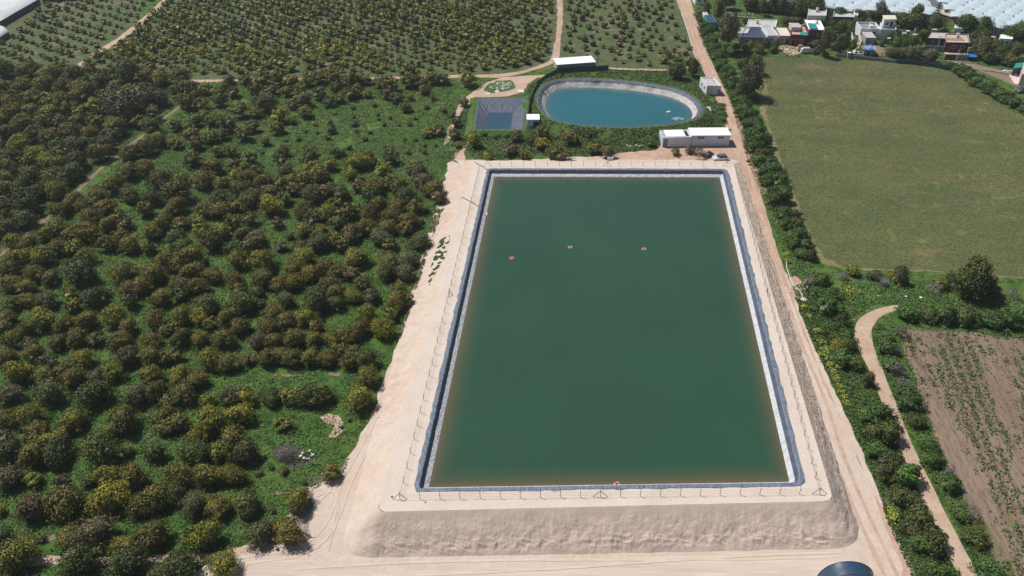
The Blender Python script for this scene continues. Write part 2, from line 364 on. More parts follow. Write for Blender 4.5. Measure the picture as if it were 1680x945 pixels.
# reddish yard behind the reservoir and round the pump house
patch('dirt_yard', [(960, 262), (1010, 252), (1075, 246), (1090, 236), (1196, 236), (1205, 200), (1222, 200), (1240, 262), (1262, 318), (1235, 318), (1215, 285), (1205, 262)], 0.028, M['red_dirt'], 0.5, 1.3)
def ribbon(name, px, off, m, wscale=1.0, rut=None, jit=0.25):
    """a road from (x, y, width in photo px) readings; smooth centre line, slightly uneven edges"""
    C3 = [at(a, b) for a, b, w in px]; W = [w * mpp(b) * wscale * 0.5 for a, b, w in px]
    L = []; R_ = []
    for i in range(len(C3) - 1):
        k = max(2, int((C3[i + 1] - C3[i]).length / 2.0))
        p0 = C3[max(0, i - 1)]; p1 = C3[i]; p2 = C3[i + 1]; p3 = C3[min(len(C3) - 1, i + 2)]
        for j in range(k):
            t = j / k
            c = 0.5 * ((2 * p1) + (p2 - p0) * t + (2 * p0 - 5 * p1 + 4 * p2 - p3) * t * t + (3 * p1 - p0 - 3 * p2 + p3) * t ** 3)
            w = W[i] * (1 - t) + W[i + 1] * t; L.append((c, w))
    L.append((C3[-1], W[-1]))
    left = []; right = []
    for i, (c, w) in enumerate(L):
        d = (L[min(i + 1, len(L) - 1)][0] - L[max(i - 1, 0)][0]); d.z = 0; d.normalize(); n_ = Vector((-d.y, d.x, 0))
        ja = noise.noise(c * 0.4) * jit; jb = noise.noise(c * 0.4 + Vector((9, 9, 9))) * jit
        left.append(c + n_ * (w + ja)); right.append(c - n_ * (w + jb))
    o = patch(name, None, off, m, 0.0, 500, world_pts=left + right[::-1])
    return o, L
# roads
main_px = [(1475, 990, 95), (1440, 900, 84), (1405, 820, 72), (1372, 740, 62), (1342, 660, 52), (1312, 580, 46), (1290, 515, 40), (1272, 455, 36), (1254, 395, 34), (1238, 340, 33), (1226, 300, 31), (1215, 250, 28), (1203, 205, 26), (1188, 168, 22), (1168, 125, 20), (1150, 85, 22), (1138, 50, 20), (1126, 15, 22), (1117, -15, 24), (1105, -60, 24)]
road, road_line = ribbon('dirt_road', main_px, 0.036, M['red_dirt'])
patch('road_bed', [(1475, 985), (1395, 985), (1362, 890), (1390, 860), (1376, 800), (1352, 740), (1328, 672), (1303, 596), (1282, 528), (1266, 470), (1290, 470), (1315, 540), (1352, 630), (1388, 705), (1425, 790), (1448, 850), (1480, 930)], 0.044, M['sand'], 0.5, 1.5, seed=8)
# wheel ruts worn into the road and the front track
for k, (o_, w_) in enumerate(((-1.15, 0.42), (0.75, 0.5))):
    a = []; b = []
    for i, (c, w) in enumerate(road_line):
        d = (road_line[min(i + 1, len(road_line) - 1)][0] - road_line[max(i - 1, 0)][0]); d.z = 0; d.normalize(); n_ = Vector((-d.y, d.x, 0))
        q = c + n_ * (o_ * min(1, w / 2.6) + noise.noise(c * 0.08) * 0.5); ww = w_ * (0.6 + 0.8 * abs(noise.noise(c * 0.25 + Vector((k * 7, 0, 0)))))
        a.append(q + n_ * ww); b.append(q - n_ * ww)
    patch('wheel_rut', None, 0.052 + 0.004 * k, M['path_dirt'], 0, 500, world_pts=a + b[::-1])
patch('front_track', [(300, 985), (345, 935), (400, 908), (470, 905), (520, 925), (620, 938), (780, 934), (960, 922), (1120, 908), (1260, 894), (1350, 888), (1395, 905), (1420, 940), (1440, 1010), (1300, 1100), (300, 1100)], 0.030, M['track_sand'], 0.4, 1.4, seed=12)
for (ya, seed) in ((914, 1), (921, 4)):
    px = [(x, ya + 20 - (x - 560) * 0.034 + 7 * math.sin(x / 190.0 + seed), 4.5) for x in range(480, 1420, 60)]
    ribbon('wheel_rut', px, 0.060 + 0.004 * seed, M['track_rut'], jit=0.12)
for k, px in enumerate(([(330, 938, 3), (400, 915, 3), (470, 905, 3), (520, 880, 3), (545, 840, 3), (562, 790, 3), (600, 720, 3), (625, 670, 3)], [(330, 948, 3), (410, 925, 3), (490, 913, 3), (536, 885, 3), (558, 845, 3), (575, 795, 3), (612, 722, 3), (640, 662, 3)], [(515, 830, 2.5), (535, 812, 2.5), (548, 800, 2.5), (552, 830, 2.5), (545, 870, 2.5), (520, 900, 2.5)], [(520, 815, 2), (545, 806, 2), (556, 820, 2), (552, 860, 2), (538, 905, 2), (560, 930, 2)])):
    ribbon('wheel_rut', px, 0.066 + 0.004 * k, M['track_rut'], jit=0.10)
ribbon('farm_path', [(1476, 504, 12), (1455, 508, 15), (1432, 518, 20), (1418, 534, 26), (1416, 552, 29), (1424, 578, 26), (1436, 605, 23), (1450, 640, 22), (1468, 685, 22), (1486, 730, 24), (1506, 775, 25), (1530, 825, 27), (1556, 880, 30), (1584, 935, 33), (1612, 990, 36)], 0.024, M['path_dirt'])
ribbon('dirt_track', [(108, 118, 14), (135, 104, 13), (165, 84, 13), (195, 65, 11), (225, 42, 11), (252, 18, 11), (278, -6, 10), (320, -40, 10)], 0.030, M['path_dirt'], jit=0.5)
ribbon('dirt_track', [(290, 132, 9), (345, 133, 12), (400, 132, 9), (480, 130, 8), (560, 129, 9), (640, 128, 10), (700, 127, 11), (760, 125, 12), (820, 124, 14), (858, 118, 11), (890, 108, 10), (910, 97, 12), (914, 75, 10), (917, 50, 9), (919, 25, 9), (918, -5, 9), (919, -40, 9)], 0.024, M['red_dirt'], jit=0.5)
ribbon('dirt_track', [(905, 102, 10), (930, 100, 12), (960, 104, 8), (1000, 112, 6), (1060, 114, 6), (1110, 114, 6), (1150, 108, 7)], 0.033, M['path_dirt'], jit=0.4)
ribbon('dirt_track', [(-40, 440, 9), (0, 418, 9), (40, 388, 9), (75, 360, 9), (105, 336, 8), (140, 300, 8), (180, 265, 8), (205, 245, 8), (240, 218, 7), (262, 200, 7), (288, 180, 7), (310, 160, 7), (330, 140, 7)], 0.020, M['dull_dirt'], jit=0.4)
ribbon('dirt_track', [(-60, 925, 16), (60, 920, 17), (150, 922, 18), (250, 918, 18), (330, 915, 18), (400, 905, 18), (450, 900, 14)], 0.026, M['path_dirt'], jit=0.5)
patch('dirt_yard', [(826, 127), (868, 124), (905, 122), (880, 128), (866, 138), (860, 152), (830, 158), (800, 160), (775, 172), (760, 180), (752, 195), (745, 215), (735, 232), (728, 240), (735, 215), (742, 195), (752, 172), (765, 158), (785, 145), (800, 135)], 0.038, M['path_dirt'], 0.4, 1.3, seed=21)
patch('grass_island', [(793, 149), (800, 138), (815, 133), (838, 131), (848, 137), (845, 145), (832, 149), (815, 152), (800, 154)], 0.050, M['bank_grass'], 0.9, 1.3, seed=22)
patch('dirt_yard', [(765, 262), (762, 250), (770, 235), (775, 225), (765, 235), (752, 245), (742, 262), (738, 285), (745, 300), (755, 285)], 0.046, M['path_dirt'], 0.4, 1.3, seed=23)
patch('bare_patch', [(524, 685), (540, 680), (556, 682), (562, 692), (565, 705), (552, 716), (541, 718), (545, 706), (550, 698), (535, 692)], 0.03, M['path_dirt'], 0.3, 1.0, seed=24)
patch('bare_patch', [(478, 806), (500, 800), (545, 786), (540, 800), (512, 812), (490, 812)], 0.034, M['sand'], 0.4, 1.0, seed=25)
for k, px in enumerate(([(448, 735), (470, 726), (492, 738), (500, 757), (480, 768), (455, 760), (442, 748)], [(478, 803), (495, 799), (520, 800), (500, 808), (470, 812), (440, 812), (455, 806)], [(498, 648), (520, 644), (545, 650), (556, 657), (530, 656), (505, 655)], [(60, 885), (85, 878), (92, 888), (70, 893)], [(250, 760), (270, 757), (268, 764), (252, 766)], [(540, 610), (560, 612), (555, 618), (538, 616)], [(440, 615), (470, 613), (500, 616), (470, 619)])):
    patch('bare_patch', px, 0.042 + 0.003 * k, M['burnt'] if k == 0 else M['dull_dirt'], 0.9, 1.0, seed=60 + k)
# fields
wheat_px = [(1243, 97), (1262, 93), (1330, 94), (1380, 98), (1430, 100), (1480, 103), (1530, 112), (1565, 120), (1590, 135), (1612, 152), (1640, 172), (1690, 196), (1800, 240), (1900, 470), (1690, 456), (1600, 448), (1520, 443), (1440, 441), (1385, 438), (1352, 424), (1336, 392), (1316, 350), (1300, 310), (1284, 270), (1270, 225), (1256, 185), (1262, 160), (1255, 130), (1250, 110)]
patch('wheat_edge', [(1243, 97), (1236, 130), (1245, 165), (1258, 215), (1270, 260), (1290, 320), (1318, 385), (1338, 430), (1390, 443), (1520, 445), (1690, 458), (1690, 430), (1400, 420), (1350, 380), (1300, 260), (1262, 120)], 0.018, M['wheat_edge'], 0.8, 2.0, seed=30)
patch('wheat_field', wheat_px, 0.026, M['wheat'], 0.9, 2.0, seed=31)
patch('ploughed_field', [(1480, 538), (1560, 543), (1620, 550), (1700, 560), (1850, 580), (1850, 1100), (1700, 1100), (1648, 945), (1610, 880), (1578, 815), (1548, 750), (1520, 680), (1496, 610), (1482, 570)], 0.020, M['dry_field'], 0.7, 2.0, seed=33)
# village ground
patch('village_yard', [(1275, 72), (1316, 73), (1314, 88), (1296, 92), (1278, 82)], 0.020, M['path_dirt'], 0.4, 2, seed=40)
patch('village_yard', [(1212, 72), (1232, 72), (1230, 79), (1214, 79)], 0.020, M['wheat_edge'], 0.4, 2, seed=41)
patch('village_yard', [(1395, 60), (1409, 58), (1412, 72), (1406, 84), (1400, 90), (1396, 72)], 0.022, M['path_dirt'], 0.4, 2, seed=42)
patch('village_yard', [(1436, 74), (1470, 78), (1462, 94), (1438, 92)], 0.020, M['dull_dirt'], 0.4, 2, seed=43)
patch('village_yard', [(1548, 84), (1587, 86), (1588, 90), (1550, 89)], 0.024, M['path_dirt'], 0.2, 2, seed=44)
patch('village_yard', [(1548, 98), (1590, 100), (1612, 108), (1640, 114), (1668, 122), (1690, 130), (1690, 150), (1660, 138), (1630, 126), (1600, 114)], 0.022, M['dull_dirt'], 0.5, 2, seed=45)
patch('village_yard', [(1655, 123), (1672, 118), (1700, 122), (1700, 142), (1664, 137)], 0.030, M['pink_light'], 0.3, 2, seed=46)
patch('village_yard', [(1300, 45), (1365, 25), (1362, 40), (1330, 52), (1296, 60)], 0.018, M['path_dirt'], 0.4, 2, seed=47)
patch('village_yard', [(1196, 26), (1240, 30), (1236, 34), (1195, 31)], 0.018, M['wheat_edge'], 0.3, 2, seed=48)
patch('bare_patch', [(1292, 455), (1306, 452), (1318, 468), (1322, 482), (1312, 494), (1300, 486)], 0.058, M['red_dirt'], 0.4, 1.0, seed=49)

# ---------------------------------------------------------------- the big reservoir
ZC = 0.0; ZW = -1.35
oc = [at(618, 840, ZC), at(1368, 822, ZC), at(1203, 268, ZC), at(777, 264, ZC)]      # crest, outer edge
tp = [at(552, 918), at(1422, 902), at(1216, 262), at(732, 262)]                     # toe of the bank
ic0 = [at(677, 808, ZC), at(1324, 798, ZC), at(1194, 277, ZC), at(799, 276, ZC)]     # liner's outer edge
def chamfer(q, d, n=3):
    out = []
    for i, p in enumerate(q):
        a, b = q[i - 1], q[(i + 1) % 4]; u = (a - p).normalized() * d[i]; v = (b - p).normalized() * d[i]
        for k in range(n + 1):
            t = k / n; out.append(p + u * (1 - t) ** 2 + v * t * t)
    return out
liner_edge = chamfer(ic0, [1.6, 2.2, 1.8, 1.0])
def edge_sub(loop, step):
    out = []
    for i, p in enumerate(loop):
        b = loop[(i + 1) % len(loop)]; k = max(1, int((b - p).length / step))
        out += [p.lerp(b, j / k) for j in range(k)]
    return out
# crest: ring between the outer edge and the liner, subdivided side by side
def side_grid(name, a0, a1, b0, b1, nu, nv, m, rough, sc, seed, lip=0.0, foot=0.0, ridge=False):
    V = []; F = []
    for j in range(nv + 1):
        t = j / nv
        for i in range(nu + 1):
            s = i / nu; p = a0.lerp(a1, s).lerp(b0.lerp(b1, s), t)
            e = min(1.0, 4 * t * (1 - t) + (foot if t > 0.5 else lip)) if 0 < j < nv or foot else (0 if j in (0, nv) else 1)
            if j == 0: e = 0.0
            if j == nv: e = 0.0
            n1 = noise.fractal(Vector((p.x * sc, p.y * sc, seed)), 0.9, 2.1, 4)
            d = n1 * rough * e * ((0.3 + 1.2 * t) if ridge else 1)
            if ridge:
                # slumped soil: rib lines down the upper part, thrown-up lumps at the foot
                w = math.exp(-((t - 0.78) / 0.16) ** 2)
                rr = abs(noise.noise(Vector((p.x * 0.55 + p.y * 0.4, p.y * 1.3, seed + 3))))
                d += w * (0.42 - 1.3 * rr) * 0.42 * (0.6 + 0.8 * noise.noise(Vector((p.x * 0.09, 1, seed))))
                d += 0.028 * math.sin(p.x * 7.0 + 3 * noise.noise(p * 0.7)) * max(0, 1 - 2.6 * t) * max(0, noise.noise(Vector((p.x * .3, 4, 4))) + .35)
            p = p + Vector((0, 0, d)); V.append(tuple(p))
    for j in range(nv):
        for i in range(nu): F.append((j * (nu + 1) + i, (j + 1) * (nu + 1) + i, (j + 1) * (nu + 1) + i + 1, j * (nu + 1) + i + 1))
    me = mesh_np(name, V, F, [m], smooth=False)
    o = mobj(name, me); o['kind'] = 'structure'; return o
# one ring of slopes, its corners rounded; the foot is pushed a little under the ground
def corner_ring(q, d, ns, nc=14):
    """four corner arcs of nc + 1 points, each side between them ns[i] points"""
    out = []; ends = []
    for i, p in enumerate(q):
        a, b = q[i - 1], q[(i + 1) % 4]; u = (a - p).normalized() * d[i]; v = (b - p).normalized() * d[i]
        ends.append([p + u * (1 - k / nc) ** 2 + v * (k / nc) ** 2 for k in range(nc + 1)])
    for i in range(4):
        out += ends[i]; a = ends[i][-1]; b = ends[(i + 1) % 4][0]
        out += [a.lerp(b, k / (ns[i] + 1)) for k in range(1, ns[i] + 1)]
    return out
NS = [430, 300, 60, 300]; NC = 14
cr0 = corner_ring(oc, [1.6, 1.6, 1.0, 1.5], NS, NC); tr0 = corner_ring([p + Vector((0, 0, -.14)) for p in tp], [5.5, 5.0, 1.5, 3.0], NS, NC)
n0 = len(cr0); NV = 46; V = []; F = []; mi = []
for j in range(NV + 1):
    t = j / NV
    for i in range(n0):
        p = cr0[i].lerp(tr0[i], t); front = 1.0 if i <= NC + NS[0] + NC // 2 else 0.0
        east = NC + NS[0] + NC // 2 < i <= 2 * NC + NS[0] + NS[1]
        ed = 0.0 if j in (0, NV) else min(1.0, 4 * t * (1 - t) + 0.2)
        q = Vector((p.x * .5, p.y * .5, 1.0)); d = noise.fractal(q, .9, 2.1, 4) * ed * (0.10 + 0.22 * t) + noise.fractal(q * 5, .9, 2.1, 3) * ed * (0.012 + 0.04 * t)
        fw = front * min(1, i / 26) * min(1, (NC + NS[0] + NC // 2 - i) / 20) if front else 0.0
        # slumped lumps thrown up along the foot, fine rills down the upper face
        w = math.exp(-((t - 0.76 - 0.06 * noise.noise(Vector((p.x * .08, 0, 2)))) / 0.15) ** 2)
        rr = abs(noise.noise(Vector((p.x * 0.6 + p.y * 0.45, p.y * 1.4, 4.0))))
        d += ed * fw * w * (0.42 - 1.3 * rr) * 0.66 * (0.35 + 1.4 * max(0, noise.noise(Vector((p.x * 0.07, 1, 1.0)))))
        d += ed * fw * 0.030 * math.sin(p.x * 7.0 + 3 * noise.noise(p * 0.7)) * max(0, 1 - 2.4 * t) * max(0, noise.noise(Vector((p.x * .3, 4, 4))) + .35)
        if j == 0: d += noise.noise(Vector((p.x * .8, p.y * .8, 9))) * 0.05 - .03
        V.append((p.x + noise.noise(Vector((p.x * .4, p.y * .4, 12 + j * .1))) * .25 * t, p.y, p.z + d))
for j in range(NV):
    for i in range(n0):
        F.append((j * n0 + i, j * n0 + (i + 1) % n0, (j + 1) * n0 + (i + 1) % n0, (j + 1) * n0 + i))
        t = (j + .5) / NV; p = V[j * n0 + i]; k = 0
        if NC + NS[0] + 6 < i <= 2 * NC + NS[0] + NS[1]:
            s_ = (i - NC - NS[0]) / NS[1]; nz = noise.noise(Vector((p[0] * .5, p[1] * .5, 3))) * .35
            if t + nz < (0.95 if s_ > .24 else s_ / .24 * 1.1 - .30) and t - nz * .6 > .10: k = 1
        elif i <= NC + NS[0] + 6 and i > 4: k = 2
        mi.append(k)
me = mesh_np('embankment_slope', V, F, [M['sand'], M['gravel_slope'], M['slope_sand']], mi); mobj('embankment_slope', me)['kind'] = 'structure'
ring_in = offset_loop(liner_edge, -0.30)
nring = 240
def ring_match(loop, corners):
    """for every point of loop, the matching point on the four-cornered outline"""
    out = []; c = sum(corners, Vector()) / 4
    for p in loop:
        d = (p - c); best = None
        for i in range(4):
            a, b = corners[i], corners[(i + 1) % 4]; e = b - a
            den = d.x * e.y - d.y * e.x
            if abs(den) < 1e-9: continue
            t = ((a.x - c.x) * e.y - (a.y - c.y) * e.x) / den; s = ((a.x - c.x) * d.y - (a.y - c.y) * d.x) / den
            if t > 0 and -1e-6 <= s <= 1 + 1e-6: best = c + d * t
        out.append(best)
    return out
# crest as four trapezoids so that its corners stay sharp
ic_in = [p + (sum(ic0, Vector()) / 4 - p).normalized() * 2.6 for p in ic0]
for nm, i in (('crest', 0), ('crest', 1), ('crest', 2), ('crest', 3)):
    j = (i + 1) % 4
    cc = [oc[i], oc[j], ic_in[j], ic_in[i]]
# (the crest is one sheet with the basin cut out of it)
bm = bmesh.new()
outer = [p for k, p in enumerate(cr0) if k % 6 == 0]; inner = [offset_loop(edge_sub(liner_edge, 3.0), -0.35)][0]
vo = [bm.verts.new((p.x, p.y, ZC)) for p in outer]; vi = [bm.verts.new((p.x, p.y, ZC)) for p in inner]
eo = [bm.edges.new((vo[i], vo[(i + 1) % len(vo)])) for i in range(len(vo))]; ei = [bm.edges.new((vi[i], vi[(i + 1) % len(vi)])) for i in range(len(vi))]
bmesh.ops.triangle_fill(bm, use_beauty=True, use_dissolve=False, edges=eo + ei)
for f in bm.faces:
    if f.normal.z < 0: f.normal_flip()
me = bpy.data.meshes.new('embankment_crest'); bm.to_mesh(me); bm.free(); me.materials.append(M['crest_sand'])
mobj('embankment_crest', me)['kind'] = 'structure'
# liner: outer flap, dark upper slope, pale silted band down to under the water
le = edge_sub(liner_edge, 1.3)
def jag(loop, a, z):
    out = []
    for p in loop:
        k = noise.noise(Vector((p.x * 0.9, p.y * 0.9, 4.0))) * a
        out.append((p, k, z))
    return out
L0 = offset_loop(le, 0.0); nrm = [(b - a) for a, b in zip(L0, offset_loop(le, 1.0))]
def lp(d, z, jd=0.0, jz=0.0, s=0.9, sd=0.0):
    out = []
    for p, n_ in zip(L0, nrm):
        k = noise.noise(Vector((p.x * s, p.y * s, sd))); k2 = noise.noise(Vector((p.x * s * 2.3, p.y * s * 2.3, sd + 5)))
        q = p + n_ * (d + k * jd); q.z = z + k2 * jz; out.append(q)
    return out
loops = [lp(0.0, 0.004, 0.42, 0.0, 1.1), lp(-0.12, 0.08, 0.10, 0.06, 1.2, 1), lp(-0.70, 0.06, 0.07, 0.03, 0.8, 2), lp(-0.86, -0.04, 0.07, 0.03, 1.1, 3), lp(-1.30, -0.86, 0.06, 0.04, 1.0, 4), lp(-1.36, -0.90, 0.05, 0.02, 1.0, 5), lp(-2.10, -1.30, 0.03, 0.02, 0.8, 6), lp(-3.2, -2.5, 0, 0)]
lin = loft('liner', loops, None, mats=[M['liner'], M['liner_dark'], M['liner_silt']], midx=[0, 0, 0, 1, 1, 2, 2])
lin['kind'] = 'structure'; lin.name = 'reservoir_liner'
# water: a sheet just above the silt, its murk shallow and brown along the rim
wl0 = edge_sub(chamfer([Vector((p.x, p.y, ZW)) for p in offset_loop(ic0, -1.86)], [0.5, 0.6, 0.5, 0.4], 2), 2.0)
def water_sheet(name, loop, z, deep, shallow, widths, rough=0.09, mat_scale=(1.5, 0.09), axis=None):
    m, n, l, b = new_mat(name + '_water', rough, 0.5)
    b.inputs['IOR'].default_value = 1.6
    at_ = n.new('ShaderNodeAttribute'); at_.attribute_name = 'shallow'
    geo = n.new('ShaderNodeNewGeometry')
    nt = n.new('ShaderNodeTexNoise'); nt.inputs['Scale'].default_value = 0.035; nt.inputs['Detail'].default_value = 3; l.new(geo.outputs['Position'], nt.inputs['Vector'])
    mr = n.new('ShaderNodeMapRange'); mr.inputs[1].default_value = 0.35; mr.inputs[2].default_value = 0.7; l.new(nt.outputs[0], mr.inputs[0])
    mx0 = n.new('ShaderNodeMix'); mx0.data_type = 'RGBA'; l.new(mr.outputs[0], mx0.inputs[0]); mx0.inputs[6].default_value = col4(deep); mx0.inputs[7].default_value = col4(tuple(v * 1.12 for v in deep))
    mx = n.new('ShaderNodeMix'); mx.data_type = 'RGBA'; l.new(at_.outputs['Fac'], mx.inputs[0]); l.new(mx0.outputs[2], mx.inputs[6]); mx.inputs[7].default_value = col4(shallow)
    l.new(mx.outputs[2], b.inputs['Base Color'])
    prev = None
    for sc, di in ((mat_scale[0], mat_scale[1]), (mat_scale[0] * 3.1, mat_scale[1] * 0.4)):
        w = n.new('ShaderNodeTexNoise'); w.inputs['Scale'].default_value = sc; w.inputs['Detail'].default_value = 4; l.new(geo.outputs['Position'], w.inputs['Vector'])
        bp = n.new('ShaderNodeBump'); bp.inputs['Strength'].default_value = 0.9; bp.inputs['Distance'].default_value = di; l.new(w.outputs[0], bp.inputs['Height'])
        if prev: l.new(prev, bp.inputs['Normal'])
        prev = bp.outputs[0]
    l.new(prev, b.inputs['Normal'])
    cc_ = sum(loop, Vector()) / len(loop); ua = axis or Vector((1, 0, 0)); va = Vector((-ua.y, ua.x, 0))
    ha = max(abs((p - cc_).dot(ua)) for p in loop); hb = max(abs((p - cc_).dot(va)) for p in loop)
    def inset(w): return [cc_ + ua * ((p - cc_).dot(ua) * (1 - w / ha)) + va * ((p - cc_).dot(va) * (1 - w / hb)) for p in loop]
    rings = [loop] + [inset(w) for w, _ in widths]; vals = [1.0] + [v for _, v in widths]
    n_ = len(loop); V = [(p.x, p.y, z) for rg in rings for p in rg]; Fq = []; 
    for a in range(len(rings) - 1):
        for i in range(n_): Fq.append((a * n_ + i, a * n_ + (i + 1) % n_, (a + 1) * n_ + (i + 1) % n_, (a + 1) * n_ + i))
    c = sum(rings[-1], Vector()) / n_; V.append((c.x, c.y, z)); ci = len(V) - 1; a = len(rings) - 1
    F3 = [(a * n_ + i, a * n_ + (i + 1) % n_, ci) for i in range(n_)]
    me = mesh_np(name, V, Fq, [m], F3=F3)
    at2 = me.attributes.new('shallow', 'FLOAT', 'POINT'); vv = []
    for k, rg in enumerate(rings): vv += [vals[k]] * n_
    vv.append(0.0); at2.data.foreach_set('value', vv)
    if me.polygons[0].normal.z < 0: me.flip_normals()
    o = mobj(name, me); o['kind'] = 'structure'; return o
water_sheet('reservoir_water', wl0, ZW, (0.023, 0.067, 0.036), (0.125, 0.095, 0.05), [(0.5, 0.85), (1.3, 0.5), (2.6, 0.2), (4.6, 0.0)], axis=(ic0[1] - ic0[0]).normalized())

# ---------------------------------------------------------------- the round-ended pond and its grassy bank
ZP = 1.3; ZPW = -0.65
pond_px = [(881, 170), (882, 155), (888, 143), (902, 134), (925, 129), (960, 128.5), (1000, 130), (1045, 134), (1085, 140), (1115, 147), (1138, 158), (1150, 170), (1153, 182), (1146, 192), (1128, 199), (1100, 204), (1060, 207.5), (1015, 208.5), (970, 207), (930, 203), (905, 197), (889, 184)]
pe = resample(smooth_loop(ccw([at(x, y, ZP) for x, y in pond_px]), 2), 150)
def rl(loop, d, z, jd=0, jz=0, s=0.5, sd=0):
    o_ = offset_loop(loop, d); out = []
    for p, b in zip(loop, offset_loop(loop, d + 1)):
        k = noise.noise(Vector((p.x * s, p.y * s, sd))); q = p + (b - p) / (abs(d + 1) or 1) * 0 
        nn = (b - p); nn = nn / max(1e-6, nn.length) * (1 if d + 1 > 0 else -1)
        q = p + nn * (d + k * jd); q.z = z + noise.noise(Vector((p.x * s * 2, p.y * s * 2, sd + 3))) * jz; out.append(q)
    return out
pl = [rl(pe, 0.15, ZP + 0.01, 0.35, 0.02, 0.6), rl(pe, -0.4, ZP + 0.10, 0.1, 0.06, 0.6, 1), rl(pe, -1.15, ZP - 0.6, 0.12, 0.1, 0.5, 2), rl(pe, -1.3, ZP - 0.7, 0.35, 0.1, 0.35, 3), rl(pe, -2.75, ZPW - 0.15, 0.1, 0.12, 0.5, 4)]
o = loft('pond_liner', pl, None, smooth=True, mats=[M['liner_dark'], M['liner_cream']], midx=[0, 0, 0, 1]); o['kind'] = 'structure'
water_sheet('pond_water', rl(pe, -2.6, ZPW), ZPW, (0.018, 0.112, 0.136), (0.07, 0.125, 0.125), [(0.8, 0.6), (2.0, 0.15), (4.0, 0.0)], mat_scale=(1.6, 0.05))
bl = [rl(pe, 0.0, ZP), rl(pe, 1.1, ZP + 0.02, 0.3, 0.2, 0.3, 6), rl(pe, 2.6, ZP - 0.8, 0.5, 0.4, 0.3, 7), rl(pe, 4.3, ZP - 1.9, 0.6, 0.4, 0.3, 8), rl(pe, 6.6, -1.75, 0.8, 0, 0.3, 9)]
o = loft('grass_bank', bl, M['bank_grass']); o['kind'] = 'structure'

# ---------------------------------------------------------------- the small square pond
ZS = -0.5; ZSW = -1.45
sq = ccw([at(786, 162, ZS), at(862, 161, ZS), at(857, 212, ZS), at(779, 212, ZS)])
def sq_loop(d, z, jd=0.0, sd=0.0):
    return [Vector((q.x, q.y, z)) for q in [p + Vector((noise.noise(p * 0.7 + Vector((sd, 0, 0))) * jd, noise.noise(p * 0.7 + Vector((0, sd, 9))) * jd, 0)) for p in edge_sub(offset_loop(sq, d), 1.4)]]
def sq_res(d, z, jd=0.0, sd=0.0, jz=0.0):
    c = offset_loop(sq, d); out = []
    for i in range(4):
        for k in range(12):
            p = c[i].lerp(c[(i + 1) % 4], k / 12); s_ = noise.noise(Vector((p.x * .8, p.y * .8, sd)))
            p = p + Vector((s_ * jd, noise.noise(Vector((p.y * .8, p.x * .8, sd + 2))) * jd, 0)); p.z = z + s_ * jz; out.append(p)
    return out
# slopes differ per side: read the water's own outline
wq = ccw([at(802, 184, ZSW), at(842, 184, ZSW), at(838, 216, ZSW), at(792, 216, ZSW)])
def four(q, z, k0=12, jd=0.0, sd=0, jz=0.0):
    out = []
    for i in range(4):
        for k in range(k0):
            p = q[i].lerp(q[(i + 1) % 4], k / k0).copy(); s_ = noise.noise(Vector((p.x * .9, p.y * .9, sd)))
            p.x += s_ * jd; p.y += noise.noise(Vector((p.y * .9, p.x * .9, sd + 2))) * jd; p.z = z + noise.noise(Vector((p.x * 1.4, p.y * 1.4, sd))) * jz; out.append(p)
    return out
st = min(range(4), key=lambda i: (sq[i] - wq[0]).length); wq = wq[(4 - st) % 4:] + wq[:(4 - st) % 4]
mid = [a.lerp(b, 0.5) for a, b in zip(sq, wq)]
o = loft('small_pond_liner', [four(offset_loop(sq, 0.3), ZS + 0.01, 12, 0.2, 1), four(sq, ZS + 0.06, 12, 0.1, 2, 0.06), four(mid, (ZS + ZSW) / 2 + 0.05, 12, 0.25, 3, 0.3), four([a.lerp(b, 1.0) for a, b in zip(sq, wq)], ZSW - 0.02, 12, 0.1, 4, 0.05), four([w.lerp(sum(wq, Vector()) / 4, 0.2) for w in wq], ZSW - 0.6, 12)], M['liner_dark']); o['kind'] = 'structure'
water_sheet('small_pond_water', four([w.lerp(sum(wq, Vector()) / 4, 0.03) for w in wq], ZSW), ZSW, (0.025, 0.070, 0.105), (0.06, 0.09, 0.11), [(0.4, 0.3), (1.0, 0.0)], mat_scale=(1.6, 0.04), axis=(wq[1] - wq[0]).normalized())
o = loft('grass_bank', [four(offset_loop(sq, 0.2), ZS - 0.01, 12), four(offset_loop(sq, 1.2), ZS + 0.02, 12, 0.3, 5, 0.1), four(offset_loop(sq, 3.2), -1.7, 12, 0.3, 6)], M['bank_grass']); o['kind'] = 'structure'
